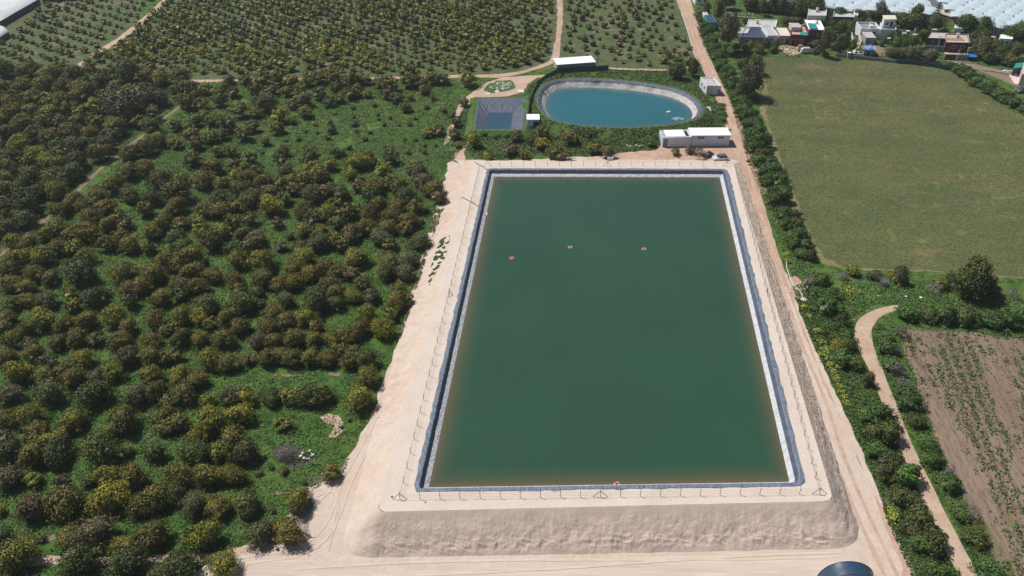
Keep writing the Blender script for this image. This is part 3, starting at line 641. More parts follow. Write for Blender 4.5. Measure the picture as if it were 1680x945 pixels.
# ================================================================ VEGETATION
def leaf_quads(P, N, size, rs, aspect=0.6):
    """one quad per point, facing roughly along N"""
    n = len(P); a = rs.normal(size=(n, 3)); U = np.cross(N, a); U /= np.linalg.norm(U, axis=1)[:, None] + 1e-9
    W = np.cross(N, U); W /= np.linalg.norm(W, axis=1)[:, None] + 1e-9
    s = (size * rs.uniform(0.6, 1.35, n))[:, None] * 0.5; t = s * aspect
    V = np.stack([P - U * s, P - W * t, P + U * s, P + W * t], axis=1).reshape(-1, 3)
    F = np.arange(n * 4).reshape(-1, 4)
    return V, F
def ico(sub):
    bm = bmesh.new(); bmesh.ops.create_icosphere(bm, subdivisions=sub, radius=1.0)
    V = np.array([v.co[:] for v in bm.verts]); F = np.array([[v.index for v in f.verts] for f in bm.faces]); bm.free(); return V, F
ICO2 = ico(2); ICO1 = ico(1)
def crown_arrays(seed, R_=1.0, Hh=0.8, base=0.25, nclump=34, nleaf=62, leaf=0.11, tipp=0.45, droop=0.0, rag=0.25, core=True, lobes=0):
    """crown of radius R_, from height base*... ; returns V, F4, material index, F3"""
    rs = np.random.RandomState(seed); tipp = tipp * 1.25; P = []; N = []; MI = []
    cz = base + Hh / 2
    # a lopsided outline: a few main limbs, each carrying clumps
    nl = lobes or rs.randint(3, 6); la = rs.uniform(0, 2 * np.pi) + np.arange(nl) * 2 * np.pi / nl + rs.normal(0, 0.35, nl); lr = rs.uniform(0.70, 1.22, nl); lz = rs.uniform(-0.15, 0.25, nl)
    for k in range(nclump):
        u = rs.uniform(-0.45, 1.0); th = rs.uniform(0, 2 * np.pi)
        w = np.exp(-((np.angle(np.exp(1j * (th - la)))) ** 2) / 0.35); sc = 0.50 + 0.52 * (w * lr).max()
        rr = rs.uniform(0.58, 1.0) * sc; h = math.sqrt(max(0, 1 - u * u)) if u > 0 else 1 - 0.3 * u * u
        c = np.array([R_ * rr * h * math.cos(th) * 0.86, R_ * rr * h * math.sin(th) * 0.86, cz + u * Hh * 0.5 * (0.8 + 0.35 * rr) + lz[(np.argmax(w))] * 0.25 * Hh])
        cr = R_ * rs.uniform(0.15, 0.33)
        d = rs.normal(size=(nleaf, 3)); d /= np.linalg.norm(d, axis=1)[:, None]; d[:, 2] = np.abs(d[:, 2]) * 0.9 - 0.25 + droop * -0.2
        p = c + d * cr * rs.uniform(0.55, 1.05 + rag, nleaf)[:, None]
        out = (p - np.array([0, 0, cz])); out /= np.linalg.norm(out, axis=1)[:, None] + 1e-9
        nn = d * 0.7 + out * 0.5 + rs.normal(0, 0.45, (nleaf, 3)); nn /= np.linalg.norm(nn, axis=1)[:, None]
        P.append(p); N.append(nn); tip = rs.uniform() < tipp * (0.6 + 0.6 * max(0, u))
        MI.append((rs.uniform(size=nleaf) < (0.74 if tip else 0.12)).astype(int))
    P = np.concatenate(P); N = np.concatenate(N); MI = np.concatenate(MI)
    P[:, 2] = np.maximum(P[:, 2], 0.04)
    V, F = leaf_quads(P, N, leaf * R_, rs)
    if core:  # solid blob added inside the crown to block light between the leaves
        cv, cf = ICO2; k = 0.58 + 0.16 * np.sin(cv[:, 0] * 3 + seed) * np.cos(cv[:, 1] * 4 + seed)
        C3 = cv * k[:, None] * np.array([R_, R_, Hh * 0.52]); C3[:, 2] += cz - 0.04; C3[:, 2] = np.maximum(C3[:, 2], 0.02)
        F3 = cf + len(V); V = np.concatenate([V, C3]); MI = np.concatenate([MI, np.zeros(len(cf), int)])
    else: F3 = None
    return V, F, MI, F3
def crown_mesh(name, arr, t):
    V, F, MI, F3 = arr
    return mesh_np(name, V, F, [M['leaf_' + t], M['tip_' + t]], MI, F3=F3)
def trunk_mesh(seed, R_=1.0, Ht=0.62):
    rs = random.Random(seed); mb = MB(); lean = (rs.uniform(-.08, .08), rs.uniform(-.08, .08))
    fork = Vector((lean[0], lean[1], Ht * 0.42)); mb.tube([(0, 0, -0.06), (lean[0] * .4, lean[1] * .4, Ht * .2), fork], 0.075, 7, 0.055)
    for k in range(5):
        a = k * 1.257 + rs.uniform(-.3, .3); e = Vector((math.cos(a) * 0.5, math.sin(a) * 0.5, Ht * rs.uniform(0.85, 1.25)))
        mb.tube([fork, fork.lerp(e, .5) + Vector((0, 0, .03)), e], 0.040, 5, 0.012)
    return mb.mesh('trunk', M['bark'])
SHAPES = {}
def variant(kind, i, t):
    key = (kind, i, t)
    if key not in SHAPES:
        akey = (kind, i)
        if akey not in SHAPES:
            s = 100 + i * 13 + sum(map(ord, kind))
            if kind == 'round': a = crown_arrays(s, 1, 1.0, 0.10, 58, 74, 0.10, 0.55)
            elif kind == 'wild': a = crown_arrays(s, 1, 1.1, 0.04, 60, 74, 0.10, 0.45, rag=0.4)
            elif kind == 'tall': a = crown_arrays(s, 1, 1.9, 0.35, 56, 80, 0.10, 0.3, rag=0.45)
            elif kind == 'bush': a = crown_arrays(s, 1, 0.85, 0.0, 30, 70, 0.12, 0.4, rag=0.35)
            elif kind == 'young': a = crown_arrays(s, 1, 0.95, 0.12, 12, 26, 0.24, 0.5, rag=0.4)
            elif kind == 'thin': a = crown_arrays(s, 1, 0.8, 0.0, 16, 50, 0.10, 0.5, rag=0.8, core=False)
            SHAPES[akey] = a
        SHAPES[key] = crown_mesh('crown', SHAPES[akey], t)
    return SHAPES[key]
TRUNKS = [trunk_mesh(i) for i in range(5)]
def plant_tree(name, p, r, h, kind, t, rz, label, cat, group, seed=0, trunk=True, parts=True):
    """an Empty at the foot carrying crown and trunk; r = crown radius, h = height over nominal"""
    me = variant(kind, seed % (6 if kind in ('round', 'wild') else 4), t)
    if not parts:
        o = mobj(name, me, None, p, rz); o.scale = (r, r, h); return tag(o, label, cat, group)
    qx = 1 + 0.16 * math.sin(seed * 12.9898 + 1); e = empty(name, p, rz); e.scale = (r * qx, r / qx, h)
    c = mobj('crown', me, e)
    if trunk: mobj('trunk', TRUNKS[seed % 5], e)
    return tag(e, label, cat, group)

# ---- the large avocado trees, read off the photograph: (x, y, crown width, tint)
T = """10 122 36 d|50 122 36 o|90 128 38 o|125 130 34 o|150 122 30 o|175 125 28 o|210 130 46 g|245 130 34 o|265 135 36 o|300 133 34 o|8 150 30 o|40 148 38 o|75 148 38 y|110 150 34 o|135 155 36 o|170 145 34 g|192 150 30 g|198 168 30 o|20 175 38 o|55 165 36 o|80 170 32 y|105 172 36 o|140 160 44 o|165 174 28 g|190 172 28 o|25 186 34 y|55 190 34 o|85 192 36 y|112 187 32 o|135 188 30 y|156 184 32 b|236 172 60 g|205 190 66 g|262 170 34 g|10 202 34 y|40 207 36 y|75 207 36 o|100 207 32 d|130 206 34 o|160 206 32 o|20 222 36 d|60 226 36 o|88 232 40 o|120 226 40 o|150 226 34 o|122 243 34 d|150 248 36 d|35 244 40 y|60 257 34 y|18 262 34 d|95 247 32 d|222 228 34 d|252 214 34 d|260 235 34 o|212 256 34 o|242 250 34 o|75 266 34 y|14 282 36 o|10 306 40 y|50 302 38 d|95 300 48 d|65 322 38 d|45 340 50 d|130 272 38 d|10 383 42 d|155 292 34 o|135 308 36 y|212 287 40 o|240 283 34 o|265 300 38 o|190 310 36 y|215 326 36 d|165 326 34 o|122 336 36 o|144 346 34 o|100 350 34 o|175 346 36 o|197 360 30 o|152 364 36 o|180 374 34 o|208 372 30 o|250 332 34 d|240 350 32 o|270 374 36 o|95 379 40 y|75 391 28 y|140 388 48 o|116 387 30 o|200 390 28 o|252 387 34 y|25 405 34 y|50 408 34 o|100 412 36 o|125 412 32 y|180 406 34 o|215 408 36 o|245 411 30 d|40 432 44 y|72 430 38 y|22 450 36 o|60 455 38 o|86 460 34 o|20 471 36 o|46 476 34 y|140 428 34 y|138 455 54 d|205 455 46 o|256 455 42 o|276 436 36 o|176 484 18 d|115 485 28 y|155 496 42 d|215 480 40 o|236 476 36 o|216 500 32 d|20 506 32 d|45 496 34 o|80 498 36 g|14 526 34 o|265 496 36 o|122 506 32 y|75 530 46 y|45 546 34 o|10 541 32 o|105 536 34 o|145 531 38 o|190 526 44 y|212 541 34 o|256 531 36 o|25 560 36 y|52 570 32 d|100 566 34 o|130 561 38 o|160 561 32 d|200 563 40 o|250 562 34 o|275 546 30 o|315 430 46 o|295 436 36 o|320 452 44 o|352 456 36 o|392 432 38 y|432 436 46 o|433 462 44 d|386 466 34 o|396 481 28 o|422 483 28 h|500 428 38 b|486 446 34 o|510 456 36 o|536 446 36 o|462 474 36 o|486 470 34 y|300 475 38 o|326 476 34 o|296 490 30 d|340 507 46 d|407 505 42 d|384 512 30 o|450 520 38 o|431 500 16 d|470 496 34 d|520 500 46 d|551 488 36 o|546 470 32 y|300 525 36 y|330 525 34 b|346 536 30 o|286 541 30 o|376 530 40 y|396 541 36 o|442 540 36 o|472 531 34 o|502 526 38 y|520 541 30 o|300 561 36 o|330 561 36 o|370 561 40 o|426 563 34 p|452 566 34 o|486 561 36 o|516 561 34 o|546 561 34 y|318 268 32 d|335 300 42 o|352 281 34 o|385 274 30 d|412 267 26 d|461 267 28 d|506 268 26 d|300 299 26 y|366 305 30 y|387 288 22 b|400 283 26 o|421 284 26 o|406 299 34 o|470 284 30 p|515 281 32 y|542 276 28 y|436 306 34 o|461 306 28 y|481 301 30 o|501 301 32 o|521 300 30 o|294 325 46 o|290 346 38 o|360 330 36 g|400 316 34 o|416 331 38 g|446 321 38 o|466 331 32 d|482 315 30 o|511 326 34 g|531 320 30 o|340 350 34 o|366 350 38 o|386 344 32 o|447 345 44 b|496 350 36 o|516 361 32 d|541 356 34 y|456 370 24 p|326 371 32 y|300 370 28 o|411 366 30 o|385 371 32 o|366 385 32 y|336 389 32 y|350 402 40 o|401 390 34 o|421 396 36 p|411 408 32 d|476 390 18 g|501 385 34 o|526 386 34 o|461 408 24 g|491 410 32 o|520 407 36 g|551 401 32 o|291 396 36 d|301 411 34 d|381 415 28 d|591 271 40 y|603 265 28 o|576 291 26 b|643 265 28 d|627 289 32 y|530 292 28 o|676 280 24 y|688 290 34 g|697 303 36 g|711 315 36 o|721 330 30 p|589 309 30 o|614 314 36 o|632 306 28 o|610 325 32 d|656 314 32 o|666 326 34 d|561 322 30 d|536 320 26 d|516 317 28 g|545 311 22 o|620 345 34 o|651 345 34 o|681 345 30 o|605 360 34 o|641 360 34 o|671 366 36 o|571 355 32 o|551 345 32 o|585 349 26 y|511 366 30 d|556 370 32 d|601 380 34 o|636 378 36 o|666 381 30 o|576 391 36 p|626 396 38 g|690 402 34 g|511 386 30 d|531 401 34 d|561 406 32 o|641 406 28 o|586 430 42 y|640 434 38 o|636 451 34 d|671 431 36 g|666 451 36 g|580 453 30 p|551 451 34 o|596 471 32 d|656 480 30 o|651 501 40 o|668 497 28 o|611 490 28 g|580 490 34 y|541 476 36 o|521 487 36 d|551 502 34 d|601 521 34 y|641 521 30 y|626 545 40 b|591 546 34 o|571 556 34 o|461 588 36 o|481 593 36 o|511 590 36 y|541 591 40 o|556 580 32 o|576 596 34 o|601 596 40 d|605 625 34 y|591 661 44 y|446 656 34 d|476 655 32 y|516 655 46 d|466 699 28 y|14 590 34 o|60 586 36 o|80 601 32 d|140 595 36 b|211 591 40 p|250 590 40 o|276 591 30 o|36 620 42 b|20 651 36 g|76 620 34 y|110 616 34 o|84 650 48 d|126 626 34 o|161 626 34 p|186 616 34 y|156 655 52 d|251 621 34 y|226 656 40 g|261 650 36 o|277 661 30 o|14 690 34 o|50 690 42 y|62 706 34 o|125 696 42 y|108 711 30 o|206 696 50 o|184 711 34 y|270 690 36 y|277 706 32 o|14 726 32 g|56 726 30 o|90 731 38 y|291 590 30 o|346 595 40 b|376 601 36 o|411 592 26 p|440 592 36 o|296 620 36 y|326 626 36 o|305 651 40 o|381 656 36 g|341 661 24 y|405 656 34 y|396 686 44 b|346 696 46 y|296 701 34 o|324 724 36 y|386 729 44 o|20 750 42 d|60 753 46 o|96 750 48 d|170 748 54 d|210 743 22 b|256 748 34 d|20 790 44 p|58 789 30 y|101 791 22 p|145 792 24 d|176 785 36 y|221 788 42 o|60 840 46 p|112 834 60 o|186 825 58 b|236 832 42 o|261 822 48 o|2 842 20 b|6 888 36 d|160 880 58 p|121 888 44 o|30 920 64 y|131 928 58 d|210 900 46 y|216 930 56 d|255 886 50 o|265 946 40 d|322 748 46 d|364 746 34 y|404 749 42 g|296 787 46 o|345 787 44 o|386 785 38 o|321 832 42 g|361 835 42 o|406 832 46 d|287 816 36 d|490 826 44 y|337 886 52 y|431 880 44 g|476 880 46 o|296 935 58 d|371 930 48 y|546 778 32 o|290 157 28 g|336 151 26 y|320 161 22 o|360 156 24 y|377 135 22 d|371 144 20 o|384 156 26 p|361 171 26 d|309 175 32 o|331 176 26 o|405 136 26 d|431 136 34 o|456 136 30 o|480 140 28 o|505 138 28 o|526 131 34 o|551 136 34 o|421 153 24 o|446 153 28 o|471 155 20 y|494 153 24 y|420 168 18 g|440 177 36 p|420 190 24 o|395 189 30 y|498 170 34 g|481 176 22 p|501 189 28 y|459 197 34 y|458 215 28 o|416 214 26 g|401 226 30 o|436 236 20 b|480 201 16 y|541 204 12 g|545 216 18 d|538 227 12 y|375 212 34 d|336 194 24 y|347 202 26 o|323 204 22 d|290 212 24 d|309 210 22 y|315 226 30 o|346 231 32 y|365 226 26 g|291 240 26 o|324 241 28 o|360 252 26 y|381 253 22 o|466 253 24 p|511 253 24 o|552 255 20 d|526 160 28 p|541 172 24 d|556 165 24 o|552 151 24 d|575 141 30 o|591 135 26 y|601 136 24 o|576 159 26 o|586 155 24 o|604 158 18 y|626 141 30 o|641 146 34 o|671 139 34 o|636 160 24 p|651 166 26 d|665 181 22 o|690 141 26 p|711 134 30 o|729 136 24 d|696 151 24 o|768 138 30 y|673 163 14 y|710 162 14 p|698 225 14 o|705 220 22 y|721 218 24 p|640 253 20 p|669 251 12 y|696 251 12 y|560 253 18 y|745 225 24 p|748 205 22 p|742 190 16 g|762 172 20 p|752 240 16 y|778 238 28 y|846 229 22 o|838 250 30 p|872 234 18 d|890 224 26 o|887 240 28 b|936 232 34 o|963 225 26 d|975 248 28 y|996 256 24 p|905 257 24 o|921 259 32 o|801 261 24 y|1068 238 20 h|1108 252 18 y|860 258 20 o|1132 249 20 p|1134 114 0 h"""
trees = []
for s in T.split('|'):
    a = s.split(); x, y, w = float(a[0]), float(a[1]), float(a[2])
    if w <= 0: continue
    trees.append((x, y, w, a[3]))
rw = random.Random(77)
wood = [Vector((x, y, 0)) for x, y in [(-30, 118), (100, 118), (200, 124), (290, 128), (318, 150), (285, 165), (268, 190), (235, 205), (195, 235), (165, 262), (120, 305), (70, 350), (30, 385), (-30, 420)]]
for _ in range(2600):
    x, y = rw.uniform(-30, 320), rw.uniform(116, 420)
    if not inpoly(np.array([x]), np.array([y]), wood)[0]: continue
    w = 30 + 8 * (y - 116) / 300
    if 195 < x < 235 and 225 < y < 262: continue
    if min(math.hypot(x - a[0], (y - a[1]) * 1.7) - (w + a[2]) * 0.36 for a in trees) > 0: trees.append((x, y, w * rw.uniform(.85, 1.15), rw.choice('oooydg')))
trk = [at(*p) for p in [(-20, 412), (50, 373), (110, 325), (180, 260), (240, 213), (286, 175), (296, 186), (245, 228), (190, 272), (120, 340), (50, 392), (-20, 436)]]
trees = [a for a in trees if not inpoly(np.array([at(a[0], a[1] + .25 * a[2]).x]), np.array([at(a[0], a[1] + .25 * a[2]).y]), trk)[0]]
rows = []
for i, (x, y, w, t) in enumerate(trees):
    m_ = mpp(y); r = w * m_ * 0.5 * (1.36 if y > 600 else 1.22)
    foot = at(x, y + (0.10 * w), None, 0.0)         # the trunk stands behind the crown's lower edge
    big = (t == 'g' and w > 55)
    rows.append([foot, r, t, w, i, big])
# rows for the labels: bands of 6.4 m going up from the bottom track, counted outward from the embankment
bands = {}
for q in rows: bands.setdefault(int((q[0].y - 66) // 7.0), []).append(q)
NAME_T = {k: v[0] for k, v in TINTS.items()}
shown = sorted(rows, key=lambda q: -q[3])[:300]; shown_ids = {q[4] for q in shown}
small = []
tr = 0
for bi, b in enumerate(sorted(bands)):
    L = sorted(bands[b], key=lambda q: -q[0].x)
    for k, (foot, r, t, w, i, big) in enumerate(L):
        rz = rnd.uniform(0, 6.28)
        hk = rnd.uniform(0.82, 1.08)
        if i not in shown_ids: small.append((foot, r, t, rz, r * hk, i)); continue
        lab = f"{NAME_T[t]} avocado tree {ordw(k + 1)} from the reservoir in the {ordw(bi + 1)} row above the track"
        h = r * hk * 0.92
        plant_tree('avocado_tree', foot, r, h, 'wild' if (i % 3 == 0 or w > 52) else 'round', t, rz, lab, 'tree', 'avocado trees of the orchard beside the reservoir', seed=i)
def joined(name, items, kinds, m_order, kindprop='stuff', lowres=None):
    """many plants as one mesh: items = (foot, r, tint, rz, h, seed)"""
    mats = []; 
    for t in m_order: mats += [M['leaf_' + t], M['tip_' + t]]
    VV = []; FF = []; MM = []; F3 = []; M3 = []; off = 0
    for foot, r, t, rz, h, sd_ in items:
        V, F, MI, T3 = kinds[sd_ % len(kinds)]
        c, s = math.cos(rz), math.sin(rz)
        W = np.empty_like(V); W[:, 0] = (V[:, 0] * c - V[:, 1] * s) * r + foot.x; W[:, 1] = (V[:, 0] * s + V[:, 1] * c) * r + foot.y; W[:, 2] = V[:, 2] * h + foot.z
        k = m_order.index(t) * 2
        VV.append(W); FF.append(F + off); MM.append(MI[:len(F)] + k)
        if T3 is not None: F3.append(T3 + off); M3.append(MI[len(F):] + k)
        off += len(V)
    me = mesh_np(name, np.concatenate(VV), np.concatenate(FF), mats, np.concatenate(MM + M3), F3=np.concatenate(F3) if F3 else None)
    return mobj(name, me)
TO = list(TINTS.keys())
LOW = [crown_arrays(900 + i, 1, 0.95, 0.12, 22, 34, 0.17, 0.5, rag=0.35) for i in range(6)]
LOW = [(V, F, MI, F3) for V, F, MI, F3 in LOW]
o = joined('orchard_trees', small, LOW, TO)
tag(o, 'smaller olive and green avocado trees filling the far side of the orchard', 'trees', kind='stuff')
# standing bushes between the orchard trees
# ---- young trees in the planted blocks beyond, in slanting rows
YB = [crown_arrays(700 + i, 1, 1.0, 0.10, 11, 20, 0.27, 0.55, rag=0.4) for i in range(6)]
def P2(px): return [at(*p) for p in px]
blocks = [
 # outline, direction reading (two px points along a row), row gap, tree gap, radius, tints, density noise
 ('block beside the plastic tunnels', P2([(-60, 118), (0, 70), (30, 52), (70, 10), (110, -14), (262, -14), (225, 32), (195, 55), (165, 74), (135, 94), (108, 108), (60, 106), (-60, 112)]), ((40, 50), (160, 90)), 5.6, 3.6, 1.6, 'yoyyo', 0.93, 0.0),
 ('block between the two dirt tracks', P2([(285, -14), (905, -14), (905, 40), (902, 75), (893, 98), (850, 112), (760, 118), (650, 122), (520, 124), (400, 124), (300, 122), (200, 117), (135, 110), (180, 86), (212, 62), (240, 36)]), ((300, 30), (480, 100)), 4.3, 3.3, 2.0, 'yyybyby', 0.97, 1.0),
 ('block right of the far track', P2([(930, -14), (1098, -14), (1110, 30), (1132, 85), (1140, 106), (1060, 110), (990, 106), (925, 94)]), ((940, 10), (1090, 60)), 5.4, 4.2, 1.7, 'oydyy', 0.84, 2.0)]
young = []
for bname, poly, (d0, d1), rg, tg, rad, tints, dens, ns in blocks:
    a = at(*d0); b = at(*d1); u = (b - a); u.z = 0; u.normalize(); v = Vector((-u.y, u.x, 0)); org = poly[0]
    ss = [(p - org).dot(u) for p in poly]; tt = [(p - org).dot(v) for p in poly]
    i0, i1 = int(min(ss) / tg) - 1, int(max(ss) / tg) + 1; j0, j1 = int(min(tt) / rg) - 1, int(max(tt) / rg) + 1
    for j in range(j0, j1):
        for i in range(i0, i1):
            p = org + u * (i * tg + rnd.gauss(0, 0.45) + (j % 2) * tg * 0.4) + v * (j * rg + rnd.gauss(0, 0.35))
            if not inpoly(np.array([p.x]), np.array([p.y]), poly)[0]: continue
            if rnd.random() > dens: continue
            q = noise.noise(Vector((p.x * 0.03, p.y * 0.03, ns)))
            r = rad * rnd.uniform(0.55, 1.22) * (1 + 0.35 * q)
            if bname.startswith('block between'): 
                r *= 1.0 + 0.28 * max(0, noise.noise(Vector((p.x * 0.02, p.y * 0.02, 7.0)))) 
            t = rnd.choice(tints)
            if t == 'y' and q < -0.15 and rnd.random() < 0.5: t = 'd'
            young.append((Vector((p.x, p.y, H(p.x, p.y))), r, t, rnd.uniform(0, 6.28), r * rnd.uniform(0.75, 1.15), rnd.randrange(1000), bname, j, i))
# small bushes and saplings standing in the open grass of the near orchard
sap_px = """548 187 7 o|580 191 9 d|620 188 9 p|622 195 8 y|640 193 9 d|630 204 11 y|655 205 8 o|681 193 11 y|654 204 7 d|585 214 11 y|607 217 10 d|598 227 14 y|572 242 12 d|680 228 12 y|664 228 9 p|632 240 8 g|697 238 10 d|715 237 9 h|502 216 10 d|521 218 8 g|489 228 12 y|501 241 12 y|470 230 8 g|517 203 12 b|550 186 9 y|430 250 9 g|614 172 12 g|580 176 11 g|700 175 14 g|728 180 14 g|582 203 16 g|672 203 12 g|165 233 12 g|560 700 9 d|573 688 10 h|466 770 20 g|500 790 12 g|445 765 14 h|425 775 16 g|68 882 22 g|548 652 16 p|582 572 22 y|446 835 18 g|690 360 16 p|700 345 14 h|686 325 12 h|408 795 12 g|455 900 8 h|655 460 10 y"""
saps = []
for s in sap_px.split('|'):
    a = s.split(); x, y, w = float(a[0]), float(a[1]), float(a[2]); f = at(x, y + w * .25)
    saps.append((f, w * mpp(y) * .55, a[3], rnd.uniform(0, 6.28), w * mpp(y) * .45))
for k, (f, r, t, rz, h) in enumerate(sorted(saps, key=lambda q: q[0].y)):
    bi = sorted(bands).index(min(bands, key=lambda b: abs(b - (f.y - 66) / 7.0))) + 1
    plant_tree('sapling', f, r, h, 'bush' if t == 'g' else 'young', t, rz, f"small {NAME_T[t]} sapling in the orchard grass, {ordw(k + 1)} nearest the bottom", 'sapling', 'saplings in the open orchard grass', seed=k, parts=False)
young.sort(key=lambda q: q[0].y)
near_y = young[:300]; rest_y = young[300:]
cnt = {}; jr = {}
for q in near_y: jr.setdefault(q[6], sorted({z[7] for z in near_y if z[6] == q[6]}))
YM = {}
for q in sorted(near_y, key=lambda q: (q[6], q[7], q[8])):
    foot, r, t, rz, h, sd_, bname, j, i = q
    k = cnt.get((bname, j), 0) + 1; cnt[(bname, j)] = k; rj = jr[bname].index(j) + 1
    key = (sd_ % 6, t)
    if key not in YM: YM[key] = crown_mesh('young_tree', YB[sd_ % 6], t)
    o = mobj('young_tree', YM[key], None, foot, rz); o.scale = (r, r, h)
    tag(o, f"young {NAME_T[t]} tree {ordw(k)} in the {ordw(rj)} row, {bname}", 'tree', 'young trees of the ' + bname)
YL = [crown_arrays(800 + i, 1, 1.0, 0.08, 9, 13, 0.34, 0.55, rag=0.4) for i in range(6)]
YL = [(V, F, MI[:len(F)], None) for V, F, MI, F3 in YL]
YL = [crown_arrays(800 + i, 1, 1.0, 0.08, 9, 13, 0.34, 0.55, rag=0.4, core=False) for i in range(6)]
def with_core(a, i):
    V, F, MI, _ = a; cv, cf = ICO1; C3 = cv * 0.72 * np.array([1, 1, 0.55]); C3[:, 2] += 0.5  # coarser light-blocking blob added inside each small crown
    return np.concatenate([V, C3]), F, np.concatenate([MI, np.zeros(len(cf), int)]), cf + len(V)
YL = [with_core(a, i) for i, a in enumerate(YL)]
o = joined('young_trees', [q[:6] for q in rest_y], YL, TO)
tag(o, 'rows of small yellow-green and dark trees in the planted blocks toward the horizon', 'trees', kind='stuff')

# ---- hedges and shrub belts: (px polyline, bush width px, rows, tints, name, where)
def belt(px, width, step, tints, name, label, cat, group, kind='bush', hk=0.8, r_=(0.8, 1.25), across=2, hmul=1.0, seed=1, parts=False):
    rr = random.Random(seed); pts = [(Vector((x, y, 0)), w) for x, y, w in px]; L = []
    for (a, wa), (b, wb) in zip(pts, pts[1:]):
        A = at(a.x, a.y); B = at(b.x, b.y); n = max(1, round((B - A).length / step))
        for k in range(n):
            t = k / n; L.append((A.lerp(B, t), (wa * (1 - t) + wb * t) * mpp(a.y * (1 - t) + b.y * t), (B - A).normalized()))
    c = 0
    for p, w, d in L:
        n_ = Vector((-d.y, d.x, 0)); m_ = across if w > step * 1.15 else 1
        for a in range(m_):
            o_ = ((a + 0.5) / m_ - 0.5) * w * 0.62 if m_ > 1 else rr.uniform(-.1, .1) * w
            q = p + n_ * (o_ + rr.uniform(-.3, .3)) + d * rr.uniform(-.35, .35) * step; q.z = H(q.x, q.y)
            r = min(w / m_ * 0.74, step * 1.05) * rr.uniform(*r_); t = rr.choice(tints); c += 1
            where = ordw((c + m_ - 1) // m_)
            if m_ > 1: where = where + (' on the ' + ('field side', 'track side')[(a + 0) % 2] if m_ == 2 else '')
            plant_tree(name, q, r, r * hk * rr.uniform(0.8, 1.35) * hmul, kind, t, rr.uniform(0, 6.28), label.format(t=NAME_T[t], n=where), cat, group, seed=c + seed, parts=parts)
belt([(1152, 30, 22), (1160, 62, 26), (1178, 98, 30), (1192, 125, 32), (1206, 150, 34), (1216, 172, 36), (1232, 210, 42), (1244, 245, 46), (1262, 290, 46), (1280, 335, 46), (1298, 375, 46), (1312, 410, 46), (1332, 442, 44)], 8, 4.6, 'hhhhd', 'hedge_shrub', '{t} shrub between road and wheat, {n} from the village', 'shrub', 'shrubs of the hedge along the dirt road', seed=3, hmul=1.25)
belt([(1338, 462, 40), (1352, 492, 52), (1366, 520, 58), (1376, 560, 58), (1392, 600, 60), (1408, 640, 56)], 8, 4.6, 'hhdhy', 'roadside_shrub', '{t} shrub above the farm path bend, {n} from the slabs', 'shrub', 'shrubs between road and farm path', seed=5, hmul=1.15)
belt([(1428, 680, 58), (1444, 715, 62), (1452, 755, 50), (1470, 785, 64), (1484, 825, 62), (1500, 862, 64), (1518, 900, 60), (1540, 945, 64), (1560, 990, 66)], 8, 4.4, 'hdhhd', 'track_bush', '{t} bush between the two tracks, {n} below the bend', 'bush', 'bushes of the strip along the farm path', seed=6, hmul=1.2, r_=(0.95, 1.4))
belt([(1446, 545, 26), (1452, 580, 32), (1460, 615, 32)], 8, 3.6, 'hhd', 'bend_bush', '{t} bush inside the bend of the farm path, {n} from the top', 'bush', 'bushes inside the bend', seed=7, across=1)
belt([(1484, 655, 34), (1502, 700, 36), (1520, 735, 30), (1536, 765, 36), (1556, 800, 38), (1574, 840, 34), (1596, 885, 40), (1618, 935, 44), (1640, 985, 44)], 8, 3.7, 'hhdh', 'field_bush', '{t} bush between farm path and ploughed field, {n} down', 'bush', 'bushes along the ploughed field', seed=8, across=1)
belt([(1490, 520, 28), (1530, 524, 28), (1570, 527, 30), (1615, 530, 30), (1660, 536, 32), (1710, 542, 32), (1760, 548, 32)], 8, 3.2, 'hhhd', 'hedge_bush', '{t} bush of the clipped hedge, {n} from the path', 'bush', 'bushes of the hedge above the ploughed field', seed=9, across=1, hmul=1.15, r_=(0.95, 1.2))
belt([(1395, 450, 24), (1440, 456, 26), (1480, 462, 24), (1530, 470, 26), (1640, 486, 24), (1690, 494, 26)], 8, 5.2, 'hdgyo', 'field_edge_bush', '{t} bush on the lower edge of the wheat field, {n} from the road', 'bush', 'bushes on the lower edge of the wheat', seed=10, across=1)
belt([(1560, 112, 26), (1580, 123, 34), (1602, 137, 38), (1628, 153, 42), (1654, 168, 44), (1690, 184, 46), (1720, 200, 46)], 8, 3.8, 'hhhd', 'corner_shrub', '{t} shrub on the upper wheat edge, {n} from the wall', 'shrub', 'shrubs of the belt on the field corner', seed=11, hmul=1.1)
belt([(1192, 15, 20), (1225, 17, 20), (1262, 19, 20), (1300, 24, 20), (1340, 28, 20), (1375, 32, 18), (1410, 36, 18), (1450, 40, 20), (1490, 46, 22), (1530, 50, 22), (1560, 54, 22)], 8, 5.4, 'dhdd', 'windbreak_tree', '{t} tree of the windbreak behind the houses, {n} from the road', 'tree', 'trees of the windbreak behind the houses', kind='wild', seed=12, across=1, r_=(1.0, 1.3), hmul=1.35)
belt([(1578, 54, 22), (1615, 60, 24), (1650, 66, 24), (1700, 72, 26)], 8, 5.4, 'dhhg', 'garden_tree', '{t} garden tree below the net houses, {n} from the dark pole', 'tree', 'garden trees below the net houses', kind='wild', seed=13, across=1, r_=(1.0, 1.3), hmul=1.3)
belt([(1222, 84, 14), (1245, 86, 15), (1270, 87, 14), (1292, 90, 10)], 8, 4.0, 'ggh', 'reed_clump', '{t} clump along the top of the wheat field, {n} from the big tree', 'reeds', 'reed clumps above the wheat', seed=14, across=1, hmul=1.1)
